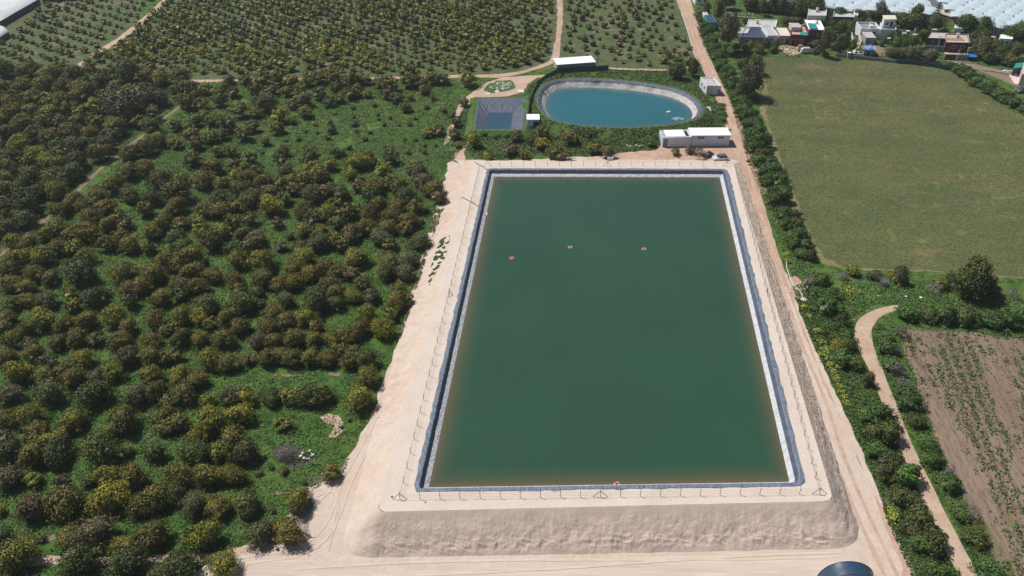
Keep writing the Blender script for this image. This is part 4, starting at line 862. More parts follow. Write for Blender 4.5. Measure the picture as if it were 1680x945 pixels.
belt([(1460, 92, 24), (1485, 98, 26), (1505, 100, 26), (1525, 103, 28), (1545, 104, 24)], 8, 3.4, 'ggh', 'wall_shrub', '{t} shrub in front of the dark boundary wall, {n} from the blue hut', 'shrub', 'shrubs in front of the boundary wall', kind='wild', seed=15, across=1, hmul=1.15)
belt([(1338, 88, 12), (1356, 92, 10), (1380, 93, 10), (1400, 93, 10)], 8, 3.6, 'dgh', 'yard_shrub', '{t} shrub under the trees at the field edge, {n} from the pale van', 'shrub', 'shrubs under the village trees', seed=16, across=1)
belt([(1606, 96, 26), (1630, 102, 26), (1648, 106, 24), (1668, 109, 24), (1690, 113, 24)], 8, 3.6, 'ddgo', 'lot_shrub', '{t} shrub above the bare lot, {n} from the blue cover', 'shrub', 'shrubs above the bare lot', seed=17, across=1)
belt([(1188, 30, 10), (1230, 40, 12), (1270, 38, 12), (1300, 34, 12)], 8, 6.0, 'hyh', 'garden_bush', '{t} bush in the green plot behind the patched house, {n} from the shed', 'bush', 'bushes in the village garden', seed=18, across=1)
belt([(1404, 36, 9), (1420, 37, 9), (1436, 38, 9)], 8, 3.2, 'yh', 'orange_tree', '{t} fruit tree behind the flat terrace, {n} from the long grey shed', 'tree', 'fruit trees behind the terrace', seed=19, across=1)
belt([(1462, 66, 14), (1478, 68, 14), (1492, 70, 14)], 8, 3.6, 'yhd', 'yard_tree', '{t} tree in front of the two-storey white house, {n} from its terrace', 'tree', 'trees in front of the white house', seed=20, across=1)
vt = random.Random(5); VG = [(1206, 84), (1232, 76), (1242, 80), (1288, 44), (1300, 40), (1310, 42), (1256, 42), (1222, 38), (1206, 44), (1336, 78), (1344, 84), (1368, 82), (1388, 72), (1392, 58), (1358, 56), (1366, 46), (1384, 46), (1394, 50), (1452, 70), (1446, 76), (1470, 76), (1484, 74), (1496, 78), (1508, 72), (1500, 50), (1488, 48), (1516, 50), (1530, 60), (1590, 76), (1598, 70), (1622, 76), (1630, 84), (1664, 78), (1674, 72), (1682, 88), (1640, 92), (1618, 104), (1596, 62), (1656, 102), (1676, 104), (1478, 44), (1468, 44), (1424, 45), (1410, 44), (1346, 48)]
for k, (x, y) in enumerate(VG):
    r = vt.uniform(1.3, 2.5); t = vt.choice('ddhgoy'); plant_tree('village_shrub', at(x, y), r, r * vt.uniform(.9, 1.5), vt.choice(['wild', 'bush', 'round']), t, vt.uniform(0, 6), f"{NAME_T[t]} garden shrub {['by the patched roofs', 'behind the pink terrace', 'near the driveway', 'before the white house', 'around the dark red house', 'by the small white house'][min(5, int((x - 1200) / 82))]}, {ordw(k + 1)} among the village shrubs", 'shrub', 'garden shrubs of the village', seed=k, parts=False)
# bank vegetation below the ponds
belt([(792, 222, 12), (812, 224, 12), (835, 224, 12), (858, 222, 12)], 8, 3.4, 'hhd', 'bank_shrub', '{t} shrub on the bank under the square pond, {n} from the orchard', 'shrub', 'shrubs on the bank of the square pond', seed=21, across=1, hmul=0.7)
belt([(905, 216, 14), (940, 218, 14), (975, 220, 16), (1010, 222, 16), (1040, 222, 14), (1062, 226, 12)], 8, 4.4, 'hhhdp', 'slope_shrub', '{t} shrub on the bank under the round-ended pond, {n} from the pump hut', 'shrub', 'shrubs on the bank of the round-ended pond', seed=22, across=1, hmul=0.6)
belt([(1178, 172, 16), (1184, 190, 18), (1190, 205, 14)], 8, 3.4, 'hyh', 'bank_bush', '{t} bush on the grassy slope beside the road, {n} from the white house', 'bush', 'bushes on the slope by the road', seed=23, across=1, hmul=0.6)
# dry bushes and single trees
singles = [
 ('tree', 1190, 62, 40, 62, 'tall', 'g', 'tall grey-green tree at the village corner beside the patched house', 't'),
 ('tree', 1176, 25, 26, 40, 'tall', 'd', 'dark tall tree behind the teal shed near the road top', 't'),
 ('tree', 1158, 18, 16, 22, 'wild', 'g', 'grey-green round tree leaning over the road top', 't'),
 ('tree', 1226, 142, 50, 48, 'wild', 'g', 'big grey-green tree rising from the road hedge at the field corner', 't'),
 ('tree', 1238, 112, 30, 26, 'wild', 'd', 'dark tree at the upper corner of the wheat field', 't'),
 ('tree', 1218, 110, 26, 22, 'wild', 'd', 'dark tree between the two big grey-green trees', 't'),
 ('tree', 1248, 14, 16, 28, 'tall', 'd', 'narrow dark tree standing out of the windbreak', 't'),
 ('tree', 1349, 76, 22, 44, 'tall', 'g', 'brownish tall tree in front of the dark red house', 't'),
 ('tree', 1376, 52, 26, 24, 'round', 'h', 'bright green leafy tree below the long grey shed', 't'),
 ('tree', 1378, 78, 26, 26, 'wild', 'd', 'dark tree beside the bright green one, near the field', 't'),
 ('tree', 1396, 80, 16, 26, 'tall', 'o', 'thin olive-brown tree beside the driveway', 't'),
 ('tree', 1364, 68, 16, 22, 'wild', 'd', 'small dark tree behind the tall brownish tree', 't'),
 ('tree', 1272, 76, 16, 16, 'round', 'h', 'small fresh green tree before the patched house', 't'),
 ('tree', 1255, 72, 16, 14, 'round', 'd', 'small dark tree at the patched house front', 't'),
 ('tree', 1440, 24, 24, 36, 'tall', 'g', 'tall grey-green tree in front of the net house', 't'),
 ('tree', 1499, 34, 26, 34, 'wild', 'd', 'drooping dark tree behind the white roofs', 't'),
 ('tree', 1513, 60, 24, 16, 'wild', 'o', 'spreading olive-brown tree beside the dark red house roof', 't'),
 ('tree', 1545, 52, 16, 12, 'round', 'g', 'pale grey-green round tree behind the tan roof', 't'),
 ('tree', 1604, 84, 34, 34, 'wild', 'g', 'grey-green tree beside the dark red house with the blue cover', 't'),
 ('tree', 1610, 66, 26, 24, 'wild', 'h', 'green tree behind the tan roofed house', 't'),
 ('tree', 1682, 52, 26, 26, 'wild', 'g', 'grey-green tree at the net house corner by the far road', 't'),
 ('tree', 1665, 86, 26, 20, 'wild', 'd', 'dark tree under the small white house', 't'),
 ('tree', 1588, 462, 64, 60, 'wild', 'd', 'big dark tree on the lower edge of the wheat field', 't'),
 ('tree', 1620, 470, 26, 34, 'wild', 'g', 'grey half bare tree beside the big dark tree', 't'),
 ('tree', 1557, 462, 28, 30, 'thin', 'g', 'thin grey tree leaning before the big dark tree', 't'),
 ('tree', 1474, 452, 26, 30, 'wild', 'g', 'grey-green tree in the hedge under the wheat field', 't'),
 ('tree', 1110, 120, 32, 26, 'wild', 'd', 'dense dark green tree at the head of the round-ended pond', 't'),
 ('tree', 1137, 116, 22, 26, 'wild', 'd', 'dark tree beside the flat-roofed white house', 't'),
 ('tree', 1422, 622, 24, 24, 'wild', 'g', 'grey-green half bare bush leaning over the farm path', 't'),
 ('dry_bush', 1328, 462, 30, 22, 'thin', 't', 'grey dry bush beside the standing slabs at the road', 'b'),
 ('dry_bush', 1430, 688, 0, 0, 'thin', 't', '', 'b'),
 ('dry_bush', 1478, 545, 26, 24, 'thin', 't', 'grey dry bush where the clipped hedge turns at the path', 'b'),
 ('dry_bush', 1466, 572, 20, 22, 'thin', 't', 'grey dry bush under the hedge corner, next to green bushes', 'b'),
 ('dry_bush', 1470, 605, 34, 26, 'thin', 't', 'grey dry twigs beside the green strip of the ploughed field', 'b'),
 ('dry_bush', 1478, 630, 34, 26, 'thin', 't', 'lower grey dry twigs beside the green strip of the ploughed field', 'b'),
 ('dry_bush', 1450, 760, 34, 26, 'thin', 't', 'grey dry bush between green bushes of the road strip', 'b'),
 ('dry_bush', 1488, 868, 30, 24, 'thin', 'p', 'brown dry bush low in the road strip', 'b'),
 ('dry_bush', 1552, 775, 26, 34, 'thin', 't', 'grey dry bush halfway down the ploughed field edge', 'b'),
 ('dry_bush', 1590, 838, 28, 34, 'thin', 't', 'grey dry bush near the bottom of the ploughed field edge', 'b'),
 ('dry_bush', 1515, 668, 16, 16, 'thin', 't', 'small grey dry bush at the ploughed field corner', 'b'),
 ('dry_bush', 1380, 454, 24, 16, 'thin', 't', 'grey dry bush at the start of the lower field edge', 'b'),
 ('dry_bush', 1450, 462, 28, 14, 'thin', 't', 'pale dry bush midway on the lower field edge', 'b'),
 ('dry_bush', 1532, 472, 28, 16, 'thin', 't', 'dry bush left of the big dark field tree', 'b'),
 ('dry_bush', 1660, 482, 30, 14, 'thin', 't', 'dry bush beyond the big dark field tree', 'b'),
 ('dry_bush', 1148, 251, 26, 20, 'thin', 'p', 'brown dry bush half covering the dark cart by the car', 'b'),
 ('dry_bush', 468, 742, 40, 26, 'thin', 't', 'burnt grey scrub beside the old stone well', 'b'),
]
for k, (nm, x, y, w, hpx, kind, t, lab, c) in enumerate(singles):
    if w == 0: continue
    m_ = mpp(y); f = at(x, y + hpx * (0.36 if kind != 'tall' else 0.40)); r = w * m_ * .5 * 1.08
    nominal = {'tall': 2.25, 'wild': 1.15, 'round': 1.15, 'thin': 0.85, 'bush': 0.9}[kind]
    h = hpx * m_ / math.cos(PITCH - 0.2) / nominal * 0.86
    if c == 'b': plant_tree(nm, f, r, h * 0.8, kind, t, rnd.uniform(0, 6), lab, 'bush', 'dry bushes', seed=k, parts=False)
    else: plant_tree(nm, f, r, h, kind, t, rnd.uniform(0, 6), lab, 'tree', None, seed=k)
# the araucaria by the net house: whorls of drooping branches
f = at(1531, 44); e = empty('araucaria', f); tag(e, 'conifer with tiered branches in front of the grey net house wall', 'tree')
MB().tube([(0, 0, 0), (0, 0, 4.6), (0.1, 0, 9.3)], 0.17, 7, 0.04).build('trunk', M['bark'], e)
rs = np.random.RandomState(5); P = []; N = []
for w in range(9):
    z = 1.6 + w * 0.88; rr = 2.3 * (1 - w / 10.5)
    for a in range(6):
        th = a * 1.047 + w * .5; s_ = np.linspace(0.15, 1, 22); jit = rs.normal(0, .09, (22, 3))
        P.append(np.stack([np.cos(th) * rr * s_, np.sin(th) * rr * s_, z + 0.30 * s_ - 0.35 * s_ ** 3 * 0 + 0 * s_], 1) + jit); N.append(rs.normal(0, .5, (22, 3)) + np.array([0, 0, 1]))
P = np.concatenate(P); N = np.concatenate(N); N /= np.linalg.norm(N, axis=1)[:, None]; V, F = leaf_quads(P, N, 0.42, rs)
mobj('crown', mesh_np('crown', V, F, [M['leaf_d']]), e)

# ---- ground cover: weeds, grass tufts, crop, flowers (nobody could count them)
def cover(name, n, region, excl, size, mats, label, weights=None, seed=1, hgt=0.25, clump=0.12, thr=-1.0, zfun=None, tilt=0.7, stretch=None, flat=0.6):
    rs = np.random.RandomState(seed); xs_ = [p.x for p in region]; ys_ = [p.y for p in region]
    X = rs.uniform(min(xs_), max(xs_), n); Y = rs.uniform(min(ys_), max(ys_), n)
    keep = inpoly(X, Y, region)
    for e_ in excl: keep &= ~inpoly(X, Y, e_)
    X = X[keep]; Y = Y[keep]
    k = np.array([noise.noise(Vector((x * clump, y * clump, seed))) for x, y in zip(X, Y)]); kk = k > thr; X = X[kk]; Y = Y[kk]; k = k[kk]
    Z = (zfun(X, Y) if zfun is not None else HN(Y)) + rs.uniform(0.0, 1, len(X)) ** 1.5 * hgt * (0.5 + k.clip(0, 1))
    Z = np.maximum(Z, (zfun(X, Y) if zfun is not None else HN(Y)) + 0.07)
    P = np.stack([X, Y, Z], 1); N = rs.normal(0, tilt, (len(X), 3)) + np.array([0, 0, 1.0]); N /= np.linalg.norm(N, axis=1)[:, None]
    V, F = leaf_quads(P, N, size, rs, flat)
    w = np.array(weights or [1] * len(mats), float); w /= w.sum(); mi = rs.choice(len(mats), len(X), p=w)
    o = mobj(name, mesh_np(name, V, F, [M[m] for m in mats], mi)); tag(o, label, name.replace('_', ' '), kind='stuff'); return o
apronW = [at(*p) for p in apron_px]
pathW = [at(*p) for p in [(1400, 520), (1432, 500), (1476, 497), (1470, 512), (1440, 528), (1432, 555), (1445, 590), (1478, 680), (1520, 770), (1600, 930), (1625, 990), (1590, 990), (1540, 885), (1495, 780), (1455, 685), (1420, 600), (1402, 560)]]
near_orchard = [at(*p) for p in [(-120, 150), (300, 135), (560, 133), (745, 130), (760, 150), (742, 200), (735, 262), (700, 430), (640, 570), (600, 700), (560, 785), (500, 850), (400, 890), (300, 1000), (-200, 1000)]]
trackL = [at(*p) for p in [(-20, 408), (50, 372), (110, 322), (180, 258), (240, 212), (290, 175), (296, 184), (245, 226), (190, 270), (120, 340), (50, 392), (-20, 435)]]
trackB = [at(*p) for p in [(-50, 906), (400, 904), (400, 920), (-50, 932)]]
cover('weeds', 330000, near_orchard, [apronW, trackL, trackB], 0.36, ['weed', 'weed_dark', 'weed_pale'], 'green weeds and grass covering the orchard floor', [5, 3, 1.0], 2, 0.5, 0.16, -0.42)
bank = [at(*p) for p in [(780, 118), (905, 112), (1120, 118), (1150, 112), (1200, 215), (1085, 246), (960, 256), (780, 262), (760, 240), (745, 262), (735, 262), (748, 200), (770, 160)]]
pondW = offset_loop(pe, 0.8)
roadW = [at(*p) for p in [(1140, 60), (1152, 60), (1240, 340), (1222, 340), (1195, 215)]]
def zb(X, Y):
    """height of the pond's grassy bank"""
    C = np.array([[p.x, p.y] for p in pe]); D = np.full(X.shape, 1e9)
    for c in C: D = np.minimum(D, np.hypot(X - c[0], Y - c[1]))
    return np.maximum(np.interp(D, [0, 1.1, 2.6, 4.3, 6.4], [ZP, ZP, ZP - 0.8, ZP - 1.9, -1.6]), HN(Y))
yardpx = [at(*p) for p in [(960, 262), (1010, 250), (1075, 246), (1090, 234), (1196, 234), (1210, 262)]]
cover('bank_weeds', 70000, bank, [pondW, offset_loop(sq, 1.0), yardpx, [at(*p) for p in [(745, 118), (905, 108), (915, 112), (890, 128), (868, 140), (862, 158), (745, 180)]], apronW], 0.5, ['weed', 'weed_pale', 'weed_dark'], 'long green grass and weeds on the banks round the two ponds', [4, 3, 2], 4, 0.4, 0.2, -0.45, zb)
meadow = [at(*p) for p in [(1385, 462), (1500, 465), (1690, 495), (1690, 530), (1470, 500), (1430, 505), (1405, 525), (1400, 560), (1392, 500)]]
cover('meadow_weeds', 26000, meadow, [pathW], 0.42, ['weed_dark', 'weed', 'weed_pale'], 'low green weeds between the wheat field and the farm path', [4, 3, 1], 5, 0.35, 0.2, -0.6)
strip = [at(*p) for p in [(1300, 470), (1330, 462), (1400, 560), (1420, 610), (1470, 700), (1620, 1010), (1500, 1010), (1478, 905), (1452, 850), (1440, 800), (1392, 690), (1345, 590), (1318, 530)]]
cover('verge_weeds', 26000, strip, [pathW, apronW], 0.42, ['weed', 'weed_dark', 'weed_pale'], 'green weeds on the verge between the two tracks', [4, 3, 2], 6, 0.5, 0.2, -0.6)
strip2 = [at(*p) for p in [(1440, 530), (1690, 545), (1690, 562), (1560, 546), (1482, 542), (1500, 610), (1545, 740), (1600, 850), (1660, 960), (1680, 1010), (1620, 1010), (1560, 880), (1500, 740), (1450, 620)]]
cover('verge_weeds', 26000, strip2, [pathW], 0.42, ['weed', 'weed_dark', 'weed_pale', 'weed_brown'], 'green and dry weeds on the verge of the ploughed field', [4, 2, 2, 1], 7, 0.45, 0.2, -0.6)
hedgeg = [at(*p) for p in [(1140, 40), (1160, 60), (1240, 250), (1340, 450), (1300, 455), (1225, 260), (1190, 140)]]
cover('hedge_weeds', 16000, hedgeg, [apronW], 0.45, ['weed', 'weed_dark', 'weed_pale'], 'green weeds under the hedge along the dirt road', [4, 3, 1], 8, 0.5, 0.2, -0.6)
vill = [at(*p) for p in [(1160, 26), (1400, 20), (1690, 60), (1690, 120), (1560, 100), (1460, 100), (1243, 95), (1190, 100)]]
cover('village_weeds', 26000, vill, [], 0.6, ['weed', 'weed_dark', 'weed_brown'], 'weeds and rough grass between the houses', [4, 4, 1], 9, 0.4, 0.12, -0.1)
# yellow flowers fringing the dirt road
fl = []
def flowers(px, n, sp, seed):
    rs = np.random.RandomState(seed); out = []
    for x, y in px:
        p = at(x, y); m_ = n; q = rs.normal(0, sp, (m_, 2)); 
        for a, b in q: out.append((p.x + a, p.y + b * 1.3))
    return out
pts = flowers([(1292, 430), (1290, 420), (1319, 505), (1328, 522), (1340, 545), (1346, 562), (1351, 575), (1357, 588), (1362, 600), (1367, 612), (1372, 624), (1376, 636), (1379, 645), (1384, 655), (1389, 664), (1345, 583), (1354, 580), (1371, 601), (1463, 845), (1464, 852), (1460, 838)], 110, 0.30, 3) + flowers([(1390, 478), (1394, 482)], 120, 0.7, 4)
PX = np.array([[x, y, H(x, y)] for x, y in pts]); rs = np.random.RandomState(9); PX[:, 2] += rs.uniform(0.1, 0.75, len(PX)); N = rs.normal(0, .5, (len(PX), 3)) + np.array([0, 0, 1]); N /= np.linalg.norm(N, axis=1)[:, None]
V, F = leaf_quads(PX, N, 0.30, rs, 0.9); o = mobj('yellow_flowers', mesh_np('yellow_flowers', V, F, [M['flower'], M['weed']], rs.choice(2, len(PX), p=[.75, .25]))); tag(o, 'bright yellow flowers growing along the edge of the dirt road', 'flowers', kind='stuff')
# weeds in the ploughed field, in rows
rs = np.random.RandomState(12); a = at(1540, 560); b = at(1660, 900); u = (b - a); u.z = 0; u.normalize(); v = Vector((-u.y, u.x, 0))
dry = [at(*p) for p in [(1486, 545), (1560, 548), (1700, 566), (1800, 580), (1800, 1050), (1700, 1050), (1648, 945), (1578, 815), (1520, 680), (1496, 610)]]
n = 200000; S = rs.uniform(-75, 75, n); Rw = rs.randint(-30, 40, n) * 1.9 + rs.normal(0, 0.42, n)
X = a.x + u.x * S + v.x * Rw; Y = a.y + u.y * S + v.y * Rw; keep = inpoly(X, Y, dry); X = X[keep]; Y = Y[keep]
rowi = Rw[keep]; sx = S[keep]
k = np.array([noise.noise(Vector((r_ * 0.13, s_ * 0.030, 3))) * 1.5 + 0.6 * noise.noise(Vector((x_ * 0.35, y_ * 0.35, 8))) for x_, y_, r_, s_ in zip(X, Y, rowi, sx)])
kk = k > -0.07 - 0.30 * (rs.uniform(size=len(X)) < 0.10); X = X[kk]; Y = Y[kk]; k = k[kk]
P = np.stack([X, Y, HN(Y) + rs.uniform(0.05, 0.38, len(X))], 1); N = rs.normal(0, .6, (len(X), 3)) + np.array([0, 0, 1.0]); N /= np.linalg.norm(N, axis=1)[:, None]
V, F = leaf_quads(P, N, 0.40, rs, 0.7); o = mobj('crop_rows', mesh_np('crop_rows', V, F, [M['weed'], M['weed_dark'], M['weed_brown']], rs.choice(3, len(X), p=[.42, .33, .25]))); tag(o, 'straggling green plants in rows on the brown ploughed field', 'crop', kind='stuff')
# ears and blades roughening the wheat
wheatW = [at(*p) for p in wheat_px]
cover('wheat', 330000, wheatW, [], 0.27, ['wheat_ear', 'weed_pale'], 'olive green standing wheat filling the big field', [9, 0.4], 21, 0.45, 0.25, -0.55, flat=0.4, tilt=0.45)
# plants that took hold on the sandy west slope
def zslope(X, Y):
    """height of the west slope at a place"""
    A = np.array([[p.x, p.y] for p in (oc[3], oc[0])]); B = np.array([[p.x, p.y] for p in (tp[3], tp[0])])
    def dist(P0, P1): 
        d = (P1 - P0) / np.linalg.norm(P1 - P0); return (X - P0[0]) * d[1] - (Y - P0[1]) * d[0]
    da = dist(A[0], A[1]); db = dist(B[0], B[1]); t = np.abs(da) / (np.abs(da) + np.abs(db) + 1e-6)
    return ZC * (1 - t) + (HN(Y) - 0.1) * t
ws = [at(x, y, -1.6) for x, y in [(722, 398), (738, 392), (738, 408), (730, 432), (716, 452), (706, 470), (702, 478), (704, 450), (712, 425)]]
cover('slope_weeds', 16000, ws, [], 0.30, ['weed', 'weed_pale'], 'patch of green plants growing on the sandy west slope', [3, 1], 31, 0.2, 0.9, 0.08, zslope)
ws2 = [at(x, y, -2.6) for x, y in [(720, 340), (734, 320), (728, 350), (708, 400), (696, 440), (676, 500), (660, 545), (650, 560), (664, 520), (690, 440), (704, 380)]]
cover('slope_weeds', 16000, ws2, [], 0.40, ['weed_brown', 'weed_pale', 'weed'], 'dry grass along the foot of the west slope', [3, 2, 1], 32, 0.25, 0.6, -0.1, zslope)
# ================================================================ THINGS
def arc(c, r, a0, a1, n): return [(c[0] + r * math.cos(a0 + (a1 - a0) * i / n), c[1] + r * math.sin(a0 + (a1 - a0) * i / n)) for i in range(n + 1)]
# ---- fence round the reservoir
fe = empty('perimeter_fence', (0, 0, 0)); tag(fe, 'thin wire fence of dark iron posts standing on the crest all round the reservoir', 'fence')
fc = [at(656, 819, ZC), at(1344, 810, ZC), at(1206, 283, ZC), at(786, 281, ZC)]
fn = [at(800, 272.5, ZC), at(1192, 272.5, ZC)]
def post_mesh(bend):
    mb = MB(); mb.tube([(0, 0, -0.1), (0, 0, 1.35)], 0.042, 5); mb.tube([(0, 0, 1.34), (bend * 0.26, 0, 1.62)], 0.036, 5); return mb.mesh('post', M['iron'])
POST = post_mesh(1)
def brace_mesh():
    mb = MB(); mb.tube([(0, 0, 1.3), (1.15, 0, 0.02)], 0.045, 5); mb.tube([(0, 0, 1.3), (-1.15, 0, 0.02)], 0.045, 5); return mb.mesh('brace', M['iron'])
BR = brace_mesh()
wires = MB()
def fence_line(a, b, n, braces=()):
    d = (b - a); L = d.length; d.normalize(); inw = Vector((-d.y, d.x, 0)); az = math.atan2(inw.y, inw.x); tops = []
    for k in range(n + 1):
        p = a.lerp(b, k / n); r_ = random.Random(k * 7 + int(p.x))
        if k < n: mobj('post', POST, fe, p, az + r_.uniform(-.15, .15))
        tops.append(p)
        if k in braces: mobj('brace', BR, fe, p, math.atan2(d.y, d.x))
    for z in (0.35, 0.75, 1.15):
        for p, q in zip(tops, tops[1:]):
            wires.tube([p + Vector((0, 0, z)), p.lerp(q, .5) + Vector((0, 0, z - .03)), q + Vector((0, 0, z))], 0.011, 3, caps=False)
fence_line(fc[0], fc[1], 21, (0, 10, 21)); fence_line(fc[1], Vector((fc[2].x, fc[2].y, 0)), 34, (17,)); fence_line(fn[1], fn[0], 20, (0, 10, 20)); fence_line(fc[3], fc[0], 34, (17,))
wires.build('wire', M['iron'], fe)
# ---- life buoys
def buoy(p, label, tilt=0.0):
    e = empty('lifebuoy', p); tag(e, label, 'lifebuoy', 'lifebuoys floating on the reservoir'); e.rotation_euler = (tilt, 0.03, rnd.uniform(0, 6))
    n, m_ = 32, 8; Rr, r = 0.36, 0.115
    for nm, mat, sel in (('ring', M['red'], lambda i: (i % 8) >= 2), ('band', M['buoy_white'], lambda i: (i % 8) < 2)):
        V = [((Rr + r * math.cos(2 * math.pi * j / m_)) * math.cos(2 * math.pi * i / n), (Rr + r * math.cos(2 * math.pi * j / m_)) * math.sin(2 * math.pi * i / n), r * 0.8 * math.sin(2 * math.pi * j / m_) + 0.03) for i in range(n) for j in range(m_)]
        if nm == 'ring':
            F = [(i * m_ + j, ((i + 1) % n) * m_ + j, ((i + 1) % n) * m_ + (j + 1) % m_, i * m_ + (j + 1) % m_) for i in range(n) for j in range(m_) if sel(i)]
            mobj('ring', mesh_np('ring', V, F, [mat], smooth=True), e)
        else:
            for b in range(4):
                F = [(i * m_ + j, ((i + 1) % n) * m_ + j, ((i + 1) % n) * m_ + (j + 1) % m_, i * m_ + (j + 1) % m_) for i in range(n) for j in range(m_) if i // 8 == b and sel(i)]
                used = sorted({k for f in F for k in f}); rm = {k: q for q, k in enumerate(used)}
                mobj('band', mesh_np('band', [V[k] for k in used], [[rm[k] for k in f] for f in F], [mat], smooth=True), e)
    rp = MB(); rp.tube([((Rr + .16) * math.cos(a * .3927), (Rr + .16) * math.sin(a * .3927), .03 + .03 * (a % 2)) for a in range(17)], 0.012, 4); rp.build('rope', M['buoy_white'], e)
buoy(at(839.5, 423.5, ZW), 'red lifebuoy floating nearest the inlet pipe side of the water')
buoy(at(935.5, 405.5, ZW), 'red lifebuoy floating in mid water, middle of the far three')
buoy(at(1056.5, 408.5, ZW), 'red lifebuoy floating nearest the road side of the water')
buoy(at(1012, 795, ZW), 'red and white lifebuoy resting against the near edge of the water', 0.25)
# ---- inlet pipe and splash
def g3(px, py, dz): return at(px, py, None, dz)
def pz(px, py, z): return at(px, py, z)
e = empty('inlet_pipe', (0, 0, 0)); tag(e, 'thin pipe climbing the west bank and pouring water into the reservoir', 'pipe')
MB().tube([pz(740, 338, -1.9), pz(748, 332, -1.2), pz(758.5, 323.5, 0.12), pz(770, 329.5, 0.14), pz(781, 335.5, 0.16)], 0.085, 6).build('pipe', M['pipe_grey'], e)
MB().tube([pz(781, 335.5, 0.17), pz(786, 338.5, 0.2), pz(790, 343, -0.35), pz(792.5, 348, -1.2)], 0.10, 6).build('hose', M['pipe_blue'], e)
def foam(name, p, r, n, label, seed, cat='foam', h=0.22, sx=1.0):
    rs = np.random.RandomState(seed); a = rs.uniform(0, 2 * np.pi, n); q = r * np.sqrt(rs.uniform(0, 1, n)); 
    P = np.stack([p.x + q * np.cos(a) * sx, p.y + q * np.sin(a), p.z + 0.02 + h * rs.uniform(0, 1, n) * (1 - (q / r) ** 2)], 1)
    N = rs.normal(0, .5, (n, 3)) + np.array([0, 0, 1]); N /= np.linalg.norm(N, axis=1)[:, None]; V, F = leaf_quads(P, N, 0.22, rs, 0.9)
    o = mobj(name, mesh_np(name, V, F, [M['foam']])); return tag(o, label, cat, kind='stuff')
foam('splash', pz(795, 351, ZW), 0.75, 420, 'white splash where the inlet pipe pours into the reservoir', 1)
foam('splash', pz(1116, 162, ZPW), 1.0, 150, 'white foam at the outlet in the corner of the round-ended pond', 2)
foam('splash', pz(1112, 195, ZPW), 1.0, 110, 'white foam at the near corner of the round-ended pond', 3, sx=1.8)
o = MB().tube([g3(742, 261, 0.2), g3(752, 268, 0.6), g3(762, 275, 0.1)], 0.16, 6).build('ditch_pipe', M['iron']); tag(o, 'dark pipe lying across the dug ditch behind the reservoir corner', 'pipe')
o = MB().tube([pz(779, 266, 0.10), pz(790, 272, 0.12), pz(799, 278, 0.12), pz(804.5, 283, -0.7), pz(807, 285, -1.35)], 0.12, 6).build('corner_pipe', M['pipe_grey']); tag(o, 'grey pipe crossing the crest into the far corner of the reservoir', 'pipe')
o = MB().tube([g3(1290, 428, .3), g3(1291, 440, .25), g3(1296, 455, .2), g3(1302, 467, .2), g3(1313, 478, .2), g3(1318, 490, .2)], 0.09, 6).build('water_pipe', M['pipe_pale']); tag(o, 'pale pipe running beside the dirt road to the broken slab', 'pipe')
o = MB().tube([g3(1118, 20, .3), g3(1128, 50, .3), g3(1138, 85, .3), g3(1146, 105, .3)], 0.16, 5).build('water_pipe', M['pipe_pale']); tag(o, 'pale pipe running along the far stretch of the dirt road', 'pipe')
# floating pump of the round-ended pond
e = empty('pump_float', at(1096.5, 184, ZPW)); tag(e, 'small white float riding on the round-ended pond', 'float')
MB().prism(arc((-.35, 0), .34, math.pi / 2, 3 * math.pi / 2, 6) + arc((.35, 0), .34, -math.pi / 2, math.pi / 2, 6), -.08, .22).build('hull', M['buoy_white'], e)
MB().tube([(0, 0, .2), (0, 0, .5)], .14, 8).build('motor', M['concrete'], e)
e.rotation_euler = (0, 0, .5)
# ---- the old stone well
wp = at(503.5, 748); e = empty('stone_well', wp); tag(e, 'old round well ringed with white rubble in the burnt scrub', 'well')
for k in range(14):
    if k in (2, 4, 5): continue
    a = k * 2 * math.pi / 14 + rnd.uniform(-.08, .08); r0, r1 = .82 + rnd.uniform(-.10, .08), 1.10 + rnd.uniform(-.14, .22); da = .20 + rnd.uniform(-.04, .03); z1 = rnd.uniform(.15, .6)
    MB().prism([(r0 * math.cos(a - da), r0 * math.sin(a - da)), (r1 * math.cos(a - da * .9), r1 * math.sin(a - da * .9)), (r1 * math.cos(a + da * .9), r1 * math.sin(a + da * .9)), (r0 * math.cos(a + da), r0 * math.sin(a + da))], -.1, z1).build('stone', M['stone'], e)
MB().prism(arc((0, 0), .84, 0, 2 * math.pi, 16)[:-1], -.1, .06).build('shaft', M['black'], e)
MB().tube([(-.75, .6, .1), (-.65, .75, .9)], .13, 5, .07).build('stone_stub', M['stone'], e)
# ---- poles
def pole(base, top, dark, label, arm=1.1, r=.13):
    b = at(*base); m_ = mpp(base[1]); dep = PITCH + math.atan((base[1] - 472.5) / FPX); h = (base[1] - top[1]) * m_ / math.cos(dep) * 1.02
    e = empty('utility_pole', b); mat = M['wood'] if dark else M['pole_pale']
    MB().tube([(0, 0, -.2), (0, 0, h)], r, 8, r * .65).build('pole', mat, e)
    MB().box(-arm / 2, arm / 2, -.05, .05, h - .32, h - .22).build('crossarm', mat, e)
    for s in (-.45, .0, .45): MB().tube([(s * arm, 0, h - .22), (s * arm, 0, h - .06)], .045, 6).build('insulator', M['glass'], e)
    tag(e, label, 'pole', 'utility poles'); return e
pole((770, 128), (770, 101), True, 'dark utility pole where the wide red track meets the orchard')
pole((980, 107), (980, 82), True, 'dark utility pole behind the white-roofed shelter')
pole((872, 248), (871, 214), True, 'dark utility pole in front of the little white pump hut')
pole((686, 352), (685, 312), True, 'green-dark utility pole at the edge of the big orchard near the reservoir')
pole((614, 522), (612, 490), True, 'dark utility pole standing deep between the orchard trees')
